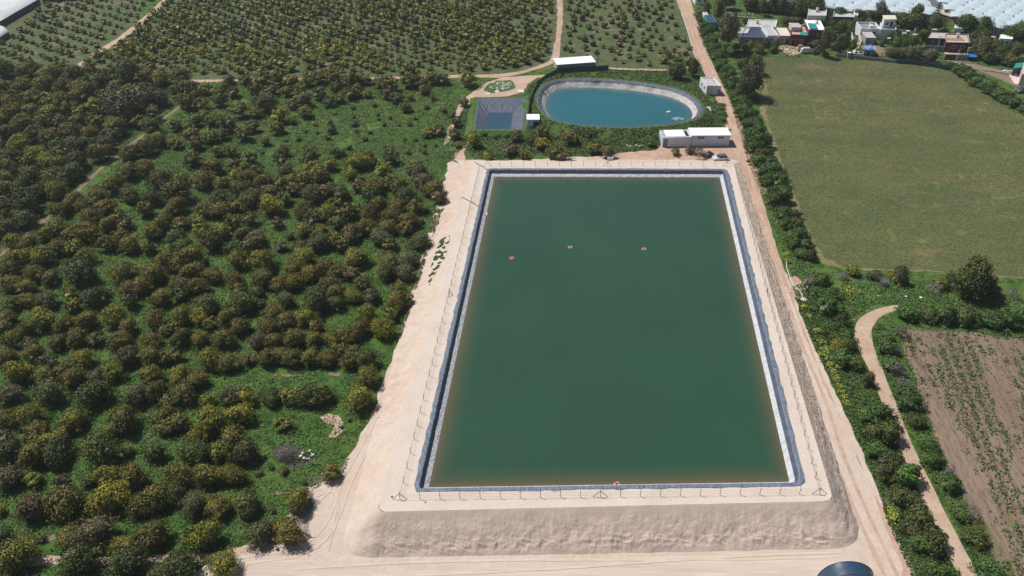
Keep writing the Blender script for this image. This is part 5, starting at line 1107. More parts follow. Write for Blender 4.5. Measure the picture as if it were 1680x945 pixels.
pole((487, 868), (486, 836), True, 'dark utility pole by the last orchard tree at the sandy turn')
pole((1568, 102), (1574, 83), False, 'pale utility pole in front of the dark red yard wall')
pole((1537.5, 80), (1542, 61), False, 'pale utility pole before the grey wall of the dark red house')
pole((1644, 84), (1649, 67), False, 'pale utility pole in front of the small white house')
pole((1572, 38), (1577, 20), True, 'thick dark pole at the corner of the second net house', .3, .2)
pole((1366, 72), (1366, 52), False, 'pale utility pole between the trees below the long shed')
pole((1174, 113), (1177, 104), False, 'short white post on the road edge across from the flat-roofed house', .05, .16)
pole((1151, 112), (1152, 105), False, 'short white post beside the road at the flat-roofed house', .05, .16)
# ---- buildings
def building(name, FL, FR, BL, h, wall, roof, label, cat='house', parapet=0.35, openings=(), roofkind='flat', over=0.0, dz=0.0, front=None, extra=None, cap=None):
    """footprint from three photo readings on the ground (front left, front right, back left); x along the front, y into depth"""
    a, b, c = at(*FL), at(*FR), at(*BL); z0 = H(a.x, a.y) + dz
    ux = Vector((b.x - a.x, b.y - a.y, 0)); W = ux.length; ux.normalize(); uy = Vector((c.x - a.x, c.y - a.y, 0)); perp = Vector((-ux.y, ux.x, 0)); D = abs(uy.dot(perp)); sh = uy.dot(ux)
    if abs(sh) < D * 0.18: sh = 0
    e = empty(name, (a.x, a.y, z0), math.atan2(ux.y, ux.x)); tag(e, label, cat)
    def q(x, y): return (x + sh * y / D, y)
    t = .22; wt = h + parapet
    mb = MB(); base = [q(0, 0), q(W, 0), q(W, D), q(0, D)]
    inn = [q(t, t), q(W - t, t), q(W - t, D - t), q(t, D - t)]
    V = [(x, y, -.6) for x, y in base] + [(x, y, wt) for x, y in base] + [(x, y, wt) for x, y in inn] + [(x, y, h - .05) for x, y in inn]
    F = [(i, (i + 1) % 4, 4 + (i + 1) % 4, 4 + i) for i in range(4)] + [(4 + i, 4 + (i + 1) % 4, 8 + (i + 1) % 4, 8 + i) for i in range(4)] + [(8 + i, 8 + (i + 1) % 4, 12 + (i + 1) % 4, 12 + i) for i in range(4)]
    MB().add(V, F).build('wall', wall, e)
    if roofkind == 'flat': MB().prism([q(t + .01, t + .01), q(W - t - .01, t + .01), q(W - t - .01, D - t - .01), q(t + .01, D - t - .01)], h - .15, h).build('roof', roof, e)
    elif roofkind == 'slab':
        MB().prism([q(-over, -over), q(W + over, -over), q(W + over, D + over), q(-over, D + over)], wt + .003, wt + .16).build('roof', roof, e)
    elif roofkind == 'gable':
        o_ = .25; V = [(-o_, -o_, wt), (W + o_, -o_, wt), (W + o_, D + o_, wt), (-o_, D + o_, wt), (-o_, D / 2, wt + over), (W + o_, D / 2, wt + over)]
        MB().add(V, [(0, 1, 5, 4), (2, 3, 4, 5), (0, 4, 3), (1, 2, 5), (0, 3, 2, 1)]).build('roof', roof, e)
    if cap is not None:
        for i in range(4):
            x0, y0 = base[i]; x1, y1 = base[(i + 1) % 4]; MB().tube([(x0, y0, wt + .03), (x1, y1, wt + .03)], .10, 4).build('coping', cap, e)
    for op in openings:
        kind, face, u0, z0_, w_, h_ = op[:6]; m_ = op[6] if len(op) > 6 else None
        if face == 'f': org = Vector((u0 * W, 0, z0_)); ax = Vector((1, 0, 0)); nn = Vector((0, -1, 0))
        elif face == 'l': p0 = Vector((q(0, D)[0], D, 0)); p1 = Vector((0, 0, 0)); ax = (p1 - p0).normalized(); nn = Vector((ax.y, -ax.x, 0)); org = p0.lerp(p1, u0) + Vector((0, 0, z0_))
        else: p0 = Vector((W, 0, 0)); p1 = Vector((q(W, D)[0], D, 0)); ax = (p1 - p0).normalized(); nn = Vector((ax.y, -ax.x, 0)); org = p0.lerp(p1, u0) + Vector((0, 0, z0_))
        def slab(x0, x1, z0s, z1s, d0, d1):
            vs = [org + ax * x + Vector((0, 0, z)) + nn * d for d in (d0, d1) for x, z in ((x0, z0s), (x1, z0s), (x1, z1s), (x0, z1s))]
            return MB().add(vs, [(0, 1, 2, 3), (7, 6, 5, 4), (0, 4, 5, 1), (1, 5, 6, 2), (2, 6, 7, 3), (3, 7, 4, 0)])
        if kind == 'window':
            f = slab(-.08, w_ + .08, -.08, 0, -.02, .10); f.add(*(lambda m2: (m2.v, m2.f))(slab(-.08, w_ + .08, h_, h_ + .10, -.02, .12)))
            for x0, x1 in ((-.08, 0), (w_, w_ + .08), (w_ / 2 - .03, w_ / 2 + .03)): f.add(*(lambda m2: (m2.v, m2.f))(slab(x0, x1, .003, h_ - .003, -.02, .06)))
            wo_ = f.build('window', m_ or M['frame'], e); slab(0, w_, 0, h_, .003, .03).build('pane', M['glass'], wo_)
        else:
            d_ = slab(0, w_, 0, h_, .004, .035).build('door', m_ or M['black'], e); f = slab(-.07, 0, 0, h_ + .07, .0, .08); f.add(*(lambda m2: (m2.v, m2.f))(slab(w_, w_ + .07, 0, h_ + .07, .0, .08))); f.add(*(lambda m2: (m2.v, m2.f))(slab(0, w_, h_, h_ + .07, .0, .08))); f.build('door_frame', M['frame'], d_)
    if extra: extra(e, W, D, h, q)
    return e
def tarp(e, x0, x1, y0, y1, z0, z1, m, name='tarp', drop=.5):
    """a sagging sheet tied at its corners"""
    n = 8; V = []; F = []
    for j in range(n + 1):
        for i in range(n + 1):
            u, v = i / n, j / n; V.append((x0 + (x1 - x0) * u, y0 + (y1 - y0) * v, z0 + (z1 - z0) * v - .18 * math.sin(u * 3.14) * math.sin(v * 3.14) + .06 * math.sin(9 * u + 5 * v)))
    for j in range(n):
        for i in range(n): F.append((j * (n + 1) + i, j * (n + 1) + i + 1, (j + 1) * (n + 1) + i + 1, (j + 1) * (n + 1) + i))
    return mobj(name, mesh_np(name, V, F, [m], smooth=True), e)
# pump house by the reservoir: a tall half and a lower half
def ph(e, W, D, h, q):
    MB().box(W * .02, W * .02 + .08, -.09, -.01, .2, h).build('downpipe', M['pipe_pale'], e)
    for x in (.38, .70): MB().box(W * x, W * x + .05, -.035, -.004, .1, h - .1).build('joint', M['blue_grey'], e)
building('pump_house', (1132.5, 240), (1195.5, 239.5), (1128, 228), 3.2, M['white_sky_tint'], M['white_roof'], 'long white pump house with bright roof and two slot windows beside the road', 'building', .02, [('window', 'f', .17, 2.35, 1.7, .5), ('window', 'f', .68, 2.35, 1.7, .5)], 'slab', .18, extra=ph)
def ph2(e, W, D, h, q):
    MB().prism([q(1.1, .5), q(W - 1.5, .5), q(W - 1.5, D - .3), q(1.1, D - .3)], h + .02, h + .22).build('roof_panel', M['white_roof'], e)
    MB().box(.3, .8, D * .4, D * .7, h + .02, h + .12).build('skylight', M['concrete'], e); MB().box(W - 1.2, W - .5, D * .2, D * .8, h + .01, h + .1).build('roof_gap', M['black'], e)
building('annex', (1086, 241.5), (1132.2, 240.2), (1080, 229), 2.75, M['white_sky_tint'], M['concrete'], 'lower white annex with a bright roof panel at the orchard end of the pump house', 'building', .18, [('door', 'f', .02, .05, 1.3, 2.3, M['grey_violet'])], 'flat', extra=ph2)
building('pump_hut', (864.5, 212), (884.5, 212), (864, 203.5), 2.55, M['white_sky_tint'], M['white_roof'], 'small white hut with a dark doorway between the two ponds', 'hut', .02, [('door', 'f', .52, .1, 1.45, 2.0)], 'slab', .12, dz=.35)
o = MB().box(0, 1.6, 0, 1.2, 0, .25).build('concrete_step', M['cream'], None, at(853, 207)); tag(o, 'pale concrete block at the foot of the little pump hut', 'block')
def fh(e, W, D, h, q):
    MB().box(W * .55, W * .62, D * .5, D * .7, h, h + .12).build('roof_patch', M['grey_violet'], e)
building('flat_house', (1158, 156), (1181, 156.5), (1147, 142), 2.9, M['white'], M['grey_roof'], 'white flat-roofed house with a parapet between the round-ended pond and the road', 'house', .3, [('window', 'l', .25, 1.2, .9, .9), ('window', 'l', .62, 1.2, .9, .9), ('door', 'f', .8, .1, .8, 1.9, M['blue_grey'])], 'flat', extra=fh)
building('water_box', (1148.5, 193.5), (1164, 193), (1143, 187), 1.7, M['concrete'], M['grey_roof'], 'small grey gabled hut at the near end of the round-ended pond', 'hut', .02, [], 'gable', .6, dz=.5)
building('net_shelter', (914, 117), (976, 112.5), (910, 107), 2.2, M['concrete'], M['white_roof'], 'long low shelter with a white roof at the track junction', 'shelter', .0, [('door', 'l', .3, .1, 1.2, 1.7, M['white'])], 'slab', .2)
e = empty('net_screen', at(912, 120)); tag(e, 'dark shade net screen standing along the front of the white-roofed shelter', 'screen')
a = at(912, 120); pts = [at(x, y) for x, y in ((912, 120), (925, 119), (940, 118), (960, 117), (980, 116), (998, 115.5))]
mb = MB(); vs = []
for p in pts: vs += [p - a + Vector((0, -.2, 0)), p - a + Vector((0, -.1, 1.75 + .1 * math.sin(p.x)))]
mb.add(vs, [(2 * i, 2 * i + 2, 2 * i + 3, 2 * i + 1) for i in range(len(pts) - 1)]); me = mb.mesh('net', M['navy']); mobj('net', me, e)
for p in pts: MB().tube([p - a + Vector((0, 0, -.1)), p - a + Vector((0, 0, 1.95))], .05, 5).build('post', M['iron'], e)
# green net fence between the two ponds
e = empty('net_fence', at(868, 187)); tag(e, 'green net fence climbing between the square pond and the round-ended pond', 'fence')
a = at(868, 187); pts = [pz(x, y, z) for x, y, z in ((867, 188, .2), (869, 178, .5), (872, 166, .6), (877, 152, .6), (884, 140, .5), (895, 130, .4), (910, 123, -.3), (922, 119, -1.2))]
vs = []
for p in pts: vs += [p - a, p - a + Vector((0, 0, 1.6))]
mobj('net', MB().add(vs, [(2 * i, 2 * i + 2, 2 * i + 3, 2 * i + 1) for i in range(len(pts) - 1)]).mesh('net', M['net_green']), e)
for p in pts: MB().tube([p - a + Vector((0, 0, -.3)), p - a + Vector((0, 0, 1.8))], .05, 5).build('post', M['iron'], e)
# thin wire fence behind the round-ended pond
e = empty('wire_fence', at(1000, 117)); tag(e, 'thin dark wire fence along the bank behind the round-ended pond', 'fence'); a = at(1000, 117)
pts = [at(x, 117.5) - a for x in range(1000, 1112, 11)]
for p in pts: MB().tube([p, p + Vector((0, 0, 1.5))], .05, 5).build('post', M['iron'], e)
MB().tube([p + Vector((0, 0, 1.3)) for p in pts], .02, 4).tube([p + Vector((0, 0, .7)) for p in pts], .02, 4).build('wire', M['iron'], e)
# small concrete things
e = empty('cement_pad', at(815.5, 151)); tag(e, 'pale round slab on the grass island nearer the stone heap', 'slab'); MB().prism(arc((0, 0), .75, 0, 6.283, 14)[:-1], 0, .2).build('slab', M['cream'], e)
e = empty('cement_pad', at(801.5, 154.5)); tag(e, 'pale round slab on the grass island nearer the orchard', 'slab'); MB().prism(arc((0, 0), .78, 0, 6.283, 14)[:-1], 0, .2).build('slab', M['cream'], e)
e = empty('concrete_slab', at(854, 150)); tag(e, 'square tan slab on the path above the square pond', 'slab'); MB().box(-1.0, 1.0, -1.1, 1.1, 0, .18).build('slab', M['cream'], e)
def heap(name, px, py, rx, ry, n, s, m, label, cat, seed, z=None):
    rr = random.Random(seed); b = at(px, py) if z is None else pz(px, py, z); e = empty(name, b); tag(e, label, cat)
    for k in range(n):
        a_ = rr.uniform(0, 6.28); q = math.sqrt(rr.random()); x, y = q * rx * math.cos(a_), q * ry * math.sin(a_); r = s * rr.uniform(.5, 1.2)
        V, F = ICO1; vs = [(x + v[0] * r * rr.uniform(.8, 1.1), y + v[1] * r * rr.uniform(.8, 1.1), max(-.1, r * .4 + v[2] * r * .6)) for v in V]
        MB().add(vs, [tuple(f) for f in F]).build('stone', m, e)
    return e
heap('stone_heap', 819, 142, 3.4, 3.6, 60, .36, M['stone'], 'heap of white stones on the grass island by the square pond', 'stones', 2)
heap('stone_heap', 836, 138, 2.6, 1.3, 26, .32, M['stone'], 'loose white stones trailing off the big heap toward the path', 'stones', 3)
heap('rubble_heap', 1040, 238, 2.6, 1.2, 30, .30, M['stone'], 'scatter of pale rubble on the bank near the pump house annex', 'rubble', 4)
heap('rubble_heap', 1304, 473, 2.0, 2.4, 20, .24, M['stone'], 'broken stones at the red pit beside the dirt road', 'rubble', 5)
o = MB().prism(arc((0, 0), .62, 0, 6.283, 9)[:-1], 0, .22).build('broken_slab', M['stone'], None, at(1318, 492)); tag(o, 'round broken slab at the roadside under the standing slabs', 'slab')
def standing(px, py, a_, w, h, label):
    e = MB().box(-w / 2, w / 2, -.09, .09, -.2, h).build('standing_slab', M['cream'], None, at(px, py), a_); e.rotation_euler = (.12, .1, a_); tag(e, label, 'slab')
standing(1318.5, 468, .7, .6, 1.5, 'tall pale slab leaning at the road beside the grey dry bush'); standing(1321.5, 477, 1.1, .5, 1.1, 'shorter pale slab standing nearer the broken round slab')
e = empty('white_tank', at(1001, 263)); tag(e, 'small white box tank behind the far fence of the reservoir', 'tank'); MB().box(-.75, .75, -.4, .4, 0, .95).build('tank', M['white'], e); MB().box(-.8, .8, -.45, .45, .953, 1.05).build('lid', M['frame'], e)
for i, (x, y, s, lb) in enumerate(((1130, 258.5, .28, 'round white container lying beside the brown bush'), (1134.5, 260, .22, 'slim white sack lying next to the round container'), (1511, 489, .35, 'white rag on the meadow near the clipped hedge'), (1486, 487, .28, 'small white scrap on the meadow by a dry tuft'), (1441, 486, .2, 'tiny white scrap in the middle of the meadow'), (1455, 511, .2, 'white scrap on the outer edge of the path bend'), (1400, 525, .2, 'pale scrap at the inner edge of the farm path bend'), (1069, 262, .24, 'white stone on the reddish ground behind the fence'))):
    V, F = ICO1; rr = random.Random(i); o = MB().add([(v[0] * s * rr.uniform(.7, 1.6), v[1] * s * rr.uniform(.7, 1.2), .08 + abs(v[2]) * s * .7) for v in V], [tuple(f) for f in F]).build('white_scrap', M['buoy_white'], None, at(x, y)); tag(o, lb, 'scrap')
for i, (x, y, r) in enumerate(((590, 635, .16), (622, 685, .15), (643, 815, .2), (698, 824, .14), (600, 712, .12))):
    V, F = ICO1; p = at(x, y); o = MB().add([(v[0] * r, v[1] * r * .8, v[2] * r * .7) for v in V], [tuple(f) for f in F]).build('clod', M['iron'], None, pz(x, y, ZC + .05) if y > 800 and x > 640 else pz(x, y, float(zslope(np.array([p.x]), np.array([p.y]))[0]) + .1)); tag(o, ['dark clod high on the sand beside the orchard trees', 'small dark clod beside the bare tree edge', 'dark clod at the fence corner of the crest', 'small dark clod on the near crest in front of the fence', 'small clod on the sandy west slope'][i], 'clod')
# ---- car and cart
def wheel(parent, x, y, r=.33):
    w = MB().tube([(x, y - .11, r), (x, y + .11, r)], r, 14).build('wheel', M['tyre'], parent); s = -1 if y < 0 else 1
    MB().tube([(x, y + s * .10, r), (x, y + s * .125, r)], r * .6, 10).build('rim', M['frame'], w); return w
def car(p, az, paint_, label, cat='car'):
    e = empty('parked_car', p, az); tag(e, label, cat)
    prof = [(-2.12, .32), (-2.16, .62), (-2.08, .84), (-1.15, .99), (-.95, 1.0), (1.95, 1.02), (2.10, .86), (2.12, .40), (2.0, .30)]
    def shell(pr, w0, w1):
        n = len(pr); vs = [(x, -w0 + (w0 - w1) * min(1, max(0, (z - .9) / .7)), z) for x, z in pr] + [(x, w0 - (w0 - w1) * min(1, max(0, (z - .9) / .7)), z) for x, z in pr]
        return MB().add(vs, [tuple(range(n)), tuple(range(2 * n - 1, n - 1, -1))] + [(i, n + i, n + (i + 1) % n, (i + 1) % n) for i in range(n)])
    shell(prof, .90, .90).build('body', paint_, e)
    shell([(-.98, .99), (-.30, 1.50), (.1, 1.58), (1.35, 1.55), (1.92, 1.01)], .84, .66).build('cabin', M['glass'], e)
    MB().prism([(-.28, -.66), (1.36, -.64), (1.36, .64), (-.28, .66)], 1.575, 1.62).build('roof', M['car_dark'], e)
    for s in (-1, 1):
        for x0, x1 in ((-.62, -.55), (.38, .46), (1.35, 1.5)): MB().tube([(x0, s * .845, 1.0), (x1, s * .68, 1.56)], .035, 4).build('pillar', paint_, e)
        MB().box(-.72, -.55, s * .98 - .09, s * .98 + .09, .98, 1.10).build('mirror', paint_, e)
        MB().box(-2.175, -2.08, s * .66 - .16, s * .66 + .16, .66, .80).build('headlight', M['buoy_white'], e); MB().box(2.05, 2.13, s * .7 - .12, s * .7 + .12, .75, .9).build('tail_light', M['red'], e)
        wheel(e, -1.32, s * .83); wheel(e, 1.34, s * .83)
    return e
car(at(1181.5, 262.5), R(8), M['car_silver'], 'silver car with a dark glass roof parked behind the reservoir')
e = empty('farm_cart', at(1160, 257), R(30)); tag(e, 'dark grey farm cart with an engine parked between brown bush and silver car', 'cart')
MB().prism([(-1.3, -.6), (.2, -.7), (.2, .7), (-1.3, .6)], .5, 1.05).build('bonnet', M['car_dark'], e); MB().box(.25, 1.7, -.75, .75, .6, .95).build('load_bed', M['navy'], e); MB().box(.3, .9, -.4, .4, .953, 1.5).build('engine', M['iron'], e); MB().tube([(-.3, .3, 1.05), (-.1, .3, 1.6)], .05, 6).build('exhaust', M['pipe_pale'], e)
for x in (-.9, 1.2):
    for y in (-.72, .72): wheel(e, x, y, .4)
# ---- dark half-round tunnel at the lower edge
a, b = at(1341, 946), at(1431, 950); ux = (b - a); ux.z = 0; W = ux.length; e = empty('storage_tunnel', ((a.x + b.x) / 2, (a.y + b.y) / 2, H(a.x, a.y)), math.atan2(ux.y, ux.x)); tag(e, 'dark blue half-round storage tunnel beside the front track', 'tunnel')
rw = W / 2; hh = 4.0; n = 22; Ln = 14; V = []; F = []; segs = 24
for j in range(segs + 1):
    for i in range(n + 1):
        t_ = math.pi * i / n; k = 1 + .006 * math.sin(j * 2.1 + i) + (.004 if j % 4 == 0 else 0); V.append((-rw * math.cos(t_) * k, -Ln * j / segs, hh * math.sin(t_) * k - .05))
for j in range(segs):
    for i in range(n): F.append((j * (n + 1) + i, j * (n + 1) + i + 1, (j + 1) * (n + 1) + i + 1, (j + 1) * (n + 1) + i))
mobj('cover', mesh_np('cover', V, F, [M['tunnel']], smooth=True), e)
vs = [(-rw * math.cos(math.pi * i / n) * .99, .03, hh * math.sin(math.pi * i / n) * .99 - .05) for i in range(n + 1)]; MB().add(vs, [tuple(range(n + 1))]).build('end_wall', M['pipe_pale'], e)
for j in range(0, 7): MB().tube([(-rw * math.cos(math.pi * i / n) * 1.012, -j * 2.2 - .05, hh * math.sin(math.pi * i / n) * 1.012 - .05) for i in range(n + 1)], .05, 5).build('hoop', M['navy'], e)
# ---- village
def bld(*a, **k): return building(*a, **k)
bld('compound', (1212, 73), (1258, 74), (1222, 55), 2.3, M['grey_violet'], M['navy'], 'walled grey-violet courtyard in front of the patched grey roofs', 'house', 0.5, [('door', 'f', .38, .1, 1.1, 1.9), ('window', 'f', .22, 1.0, .9, .8), ('window', 'f', .78, 1.0, .9, .8)], 'flat')  # navy roof sheet paints in the dark shade of the open courtyard
bld('old_house', (1222, 58), (1270, 58.5), (1226, 46), 3.0, M['white'], M['rubble_roof'], 'low old house with long patched grey and white roofs', 'house', .25, [('door', 'f', .55, .1, 1.2, 2.0), ('window', 'f', .75, 1.0, 1.0, .8)], 'flat')
bld('side_wing', (1257, 73), (1275, 73), (1253, 56), 3.1, M['white'], M['grey_roof'], 'white side wing at the corner of the patched house', 'house', .2, [('window', 'f', .3, 1.3, .9, .8)], 'flat')
bld('shed', (1209, 66), (1224, 66.5), (1214, 57), 2.6, M['white'], M['rubble_roof'], 'small patched white shed at the end of the courtyard', 'shed', .15, [], 'flat')
bld('cream_house', (1277, 72.5), (1296, 73), (1272, 58), 2.9, M['concrete'], M['cream'], 'cream roofed house between the patched house and the pink terrace', 'house', .2, [('door', 'f', .6, .1, .9, 1.9), ('window', 'f', .15, 1.2, .9, .8)], 'flat')
def pk(e, W, D, h, q):
    MB().box(W * .18, W * .72, D * .45, D * .85, h, h + 1.5).build('stair_house', M['pink_light'], e); MB().box(W * .15, W * .75, D * .42, D * .88, h + 1.503, h + 1.63).build('stair_roof', M['grey_roof'], e)
    tarp(e, W * .55, W * .98, -.6, 2.0, h + .5, h + .75, M['teal'])
bld('pink_house', (1294, 75), (1322, 75.5), (1293, 59), 3.6, M['dark_red'], M['pink'], 'house with a pink terrace, stair block and teal awning over a dark red wall', 'house', .45, [('door', 'f', .12, .1, 1.2, 2.1), ('window', 'f', .6, 1.2, 1.1, 1.0)], 'flat', extra=pk)
def rd(e, W, D, h, q):
    tarp(e, -.2, W * .55, -.3, D * .5, h + .75, h + .95, M['teal'])
bld('tall_red_house', (1323, 75), (1346, 76), (1318, 60), 5.6, M['dark_red'], M['white_roof'], 'tall dark red house with a white roof and teal sheet', 'house', .25, [('window', 'f', .55, 3.6, 1.0, 1.0), ('door', 'f', .15, .1, 1.1, 2.1)], 'slab', .35, extra=rd)
bld('rubble_house', (1322, 41), (1352, 41.5), (1324, 28), 3.4, M['white'], M['rubble_roof'], 'white house with a mottled grey roof behind the tall dark red house', 'house', .3, [('door', 'f', .06, .1, 1.2, 2.2), ('window', 'f', .5, 1.4, 1.0, .9)], 'flat')
bld('long_shed', (1364, 41), (1402, 42), (1366, 31), 2.9, M['navy'], M['rubble_roof'], 'long shed with a speckled grey roof and pale edges behind the trees', 'shed', .3, [('door', 'f', .2, .1, 1.2, 2.0), ('window', 'f', .6, 1.2, 1.0, .8)], 'flat', cap=M['white'])
bld('end_tower', (1398, 42), (1404, 42.5), (1397, 34), 3.8, M['white'], M['grey_roof'], 'narrow white block at the end of the long shed', 'shed', .2, [], 'flat')
def tw(e, W, D, h, q): MB().box(W * .45, W * .62, D * .1, D * .3, h + .3, h + 1.4).build('chimney', M['white'], e); MB().box(W * .55, W * .75, -.03, .2, h - 1.6, h - .6).build('wall_niche', M['black'], e)
bld('terrace_house', (1409, 63), (1441, 64), (1404, 52), 3.1, M['white'], M['blue_grey'], 'white walled flat terrace joined to the two-storey white house', 'house', .6, [('window', 'f', .35, 1.1, .8, .8), ('door', 'f', .1, .1, .9, 1.9)], 'flat', extra=tw)
bld('white_house', (1441, 65), (1466, 65), (1440, 54), 3.3, M['white'], M['blue_grey'], 'lower floor of the white house with a blue-grey front terrace', 'house', .5, [('window', 'f', .65, 1.0, .9, .8)], 'flat')
bld('upper_storey', (1444, 60), (1462, 60), (1442, 54), 6.2, M['white'], M['cream'], 'two-storey white house block with cream roof, window and door', 'house', .1, [('window', 'f', .18, 4.3, 1.1, .9), ('door', 'f', .62, 3.6, .9, 1.9)], 'slab', .35)
bld('grey_store', (1418.5, 73), (1434, 73.5), (1412, 63), 2.4, M['concrete'], M['grey_roof'], 'low grey store with a pale roof below the white terrace', 'shed', .02, [('door', 'f', .15, .1, 1.1, 1.8, M['grey_violet'])], 'slab', .12)
bld('blue_hut', (1416, 92.5), (1434, 92.5), (1414, 86), 2.3, M['blue_grey'], M['concrete'], 'grey-blue hut with a bright blue tarpaulin roof at the field edge', 'hut', .02, [('door', 'f', .3, .1, .8, 1.7), ('window', 'f', .65, 1.1, .7, .6)], 'gable', .8, extra=lambda e, W, D, h, q: tarp(e, -.3, W * .8, -.4, D * .62, h + .12, h + 1.05, M['blue_tarp']))
def rr_(e, W, D, h, q): MB().box(W * .12, W * .9, D * .3, D * .55, h + .02, h + .12).build('roof_sheet', M['rust'], e)
bld('dark_red_house', (1548, 85), (1586, 86), (1546, 71), 3.2, M['dark_red'], M['tan_roof'], 'dark red house with tan roof and two white-hooded windows', 'house', .25, [('window', 'f', .30, 1.3, 1.3, 1.0, M['white']), ('window', 'f', .66, 1.3, 1.3, 1.0, M['white'])], 'flat', extra=rr_, cap=M['grey_roof'])
bld('red_annex', (1517, 76), (1547, 77), (1524, 66), 2.9, M['dark_red'], M['grey_roof'], 'dark annex with a pale roof beside the dark red house', 'house', .15, [('window', 'f', .3, 1.2, .9, .8), ('door', 'f', .6, .1, .9, 1.9)], 'flat')
bld('small_white_house', (1636, 76), (1657, 77), (1637, 69), 2.7, M['white'], M['white_roof'], 'small white house among dark trees above the bare lot', 'house', .15, [('window', 'f', .5, 1.1, .9, .8), ('door', 'f', .2, .1, .8, 1.8)], 'flat')
bld('pale_pink_house', (1670, 141), (1700, 146), (1679, 124), 3.8, M['pink_light'], M['white_roof'], 'pale pink house at the edge of the photo by the bare lot', 'house', .25, [('window', 'l', .6, 1.4, .7, .9), ('door', 'l', .2, .1, .7, 1.9)], 'flat')
bld('green_shed', (1659, 124), (1670, 123), (1664, 117), 2.6, M['navy'], M['teal'], 'dark shed with a bright green roof beside the pale pink house', 'shed', .02, [], 'slab', .25)
bld('gold_barn', (1541, 32), (1566, 40), (1530, 22), 2.2, M['rust'], M['tan_roof'], 'low rust and tan barn squeezed between the two net houses', 'barn', .02, [], 'slab', .25)
bld('teal_shed', (1160, 50), (1174, 50), (1158, 38), 3.0, M['teal'], M['navy'], 'teal and navy shed under the trees by the road top', 'shed', .1, [('door', 'f', .5, .1, .8, 1.8)], 'flat')
bld('corner_shed', (1154, 38), (1161, 38), (1153, 32), 2.8, M['white'], M['grey_roof'], 'small white shed behind the teal shed', 'shed', .1, [], 'flat')
bld('gate_house', (1140, 8), (1154, 8), (1140, -4), 3.6, M['white'], M['grey_roof'], 'white gate building at the top of the dirt road', 'building', .2, [('window', 'f', .3, 1.3, .9, .9)], 'flat')
bld('garden_shed', (1563, 56), (1575, 57), (1564, 51), 2.2, M['white'], M['white_roof'], 'small white shelter among the garden trees below the net house', 'shed', .02, [], 'slab', .1)
for k, (x, y, w_, m_, lab) in enumerate(((1488, 60, 5, 'white', 'white water box on a roof edge between the yard trees'), (1482, 64, 6, 'grey_roof', 'grey low shelter beside the white water box'), (1476, 62, 7, 'navy', 'dark lean-to behind the yard trees'), (1500, 66, 6, 'cream', 'cream slab roof beside the spreading tree'), (1470, 52, 8, 'navy', 'dark shelter behind the two-storey white house'), (1503, 54, 5, 'black', 'black opening shed behind the yard'), (1284, 60, 6, 'rubble_roof', 'patched low roof behind the cream roofed house'), (1300, 50, 6, 'white', 'white roofed store behind the pink terrace'), (1312, 84, 6, 'rust', 'rusty lean-to at the pink house yard'), (1236, 48, 7, 'grey_roof', 'grey store behind the old patched house'), (1352, 60, 6, 'grey_roof', 'grey lean-to against the tall dark red house'), (1372, 30, 6, 'navy', 'dark sheet roof behind the long speckled shed'), (1456, 72, 5, 'white_roof', 'bright small roof in front of the white house'), (1532, 58, 7, 'grey_roof', 'grey roof between the araucaria and the dark red house'), (1590, 88, 6, 'grey_violet', 'violet-grey lean-to on the flank of the dark red house'), (1404, 68, 5, 'navy', 'dark gate canopy on the tan driveway'), (1392, 96, 5, 'white', 'white shelter at the wheat field corner of the driveway'), (1628, 70, 6, 'grey_roof', 'grey shed left of the small white house'), (1215, 52, 6, 'navy', 'dark roofed pen beside the old patched house'))):
    b = at(x, y); W = w_ * mpp(y); o = empty('lean_to', b); tag(o, lab, 'shed'); MB().box(-W / 2, W / 2, 0, W * .7, 0, 1.9).build('wall', M['concrete'], o); MB().box(-W / 2 - .1, W / 2 + .1, -.1, W * .7 + .1, 1.903, 2.05).build('roof', M[m_], o)
# water tanks standing on the roofs
for k, (x, y, zt, lab) in enumerate(((1240, 52, 3.4, 'white water tank on the old patched roof'), (1334, 66, 6.1, 'water tank on the roof of the tall dark red house'), (1424, 58, 3.8, 'water tank on the white terrace roof'), (1566, 76, 3.6, 'water tank on the tan roof of the dark red house'), (1337, 34, 3.8, 'water tank on the mottled grey roof'), (1310, 64, 4.0, 'water tank on the pink terrace'))):
    p = at(x, y); e = empty('water_tank', (p.x, p.y, p.z + zt)); tag(e, lab, 'tank'); MB().tube([(0, 0, .2), (0, 0, 1.15)], .5, 10).build('tank', M['white'], e); MB().tube([(0, 0, 1.15), (0, 0, 1.3)], .2, 8).build('cap', M['navy'], e); MB().box(-.4, .4, -.4, .4, -.2, .2).build('stand', M['concrete'], e)
# yard walls
def wallrun(px, h, m, label, th=.22, cap=None):
    pts = [at(*p) for p in px]; a = pts[0]; e = empty('yard_wall', a); tag(e, label, 'wall')
    for p, q_ in zip(pts, pts[1:]):
        d = (q_ - p); d.z = 0; d.normalize(); n_ = Vector((-d.y, d.x, 0)) * th / 2; b_ = [p - n_ - a, q_ - n_ - a, q_ + n_ - a, p + n_ - a]
        MB().prism([(v.x, v.y) for v in b_], -.3, h).build('wall_section', m, e)
        if cap is not None:
            n2 = n_ * 1.3; MB().prism([(v.x, v.y) for v in (p - n2 - a, q_ - n2 - a, q_ + n2 - a, p + n2 - a)], h + .003, h + .08).build('coping', cap, e)
wallrun([(1515, 83), (1554, 85), (1556, 77)], 1.9, M['blue_grey'], 'blue-grey yard wall in front of the dark red house')
wallrun([(1490, 82), (1515, 83)], 1.4, M['grey_violet'], 'low violet-grey wall continuing toward the blue hut')
wallrun([(1549, 98), (1566, 98.5)], 1.9, M['dark_red'], 'dark red half of the lower yard wall')
wallrun([(1566.5, 98.5), (1589, 99)], 1.9, M['blue_grey'], 'blue-grey half of the lower yard wall beside the blue cover')
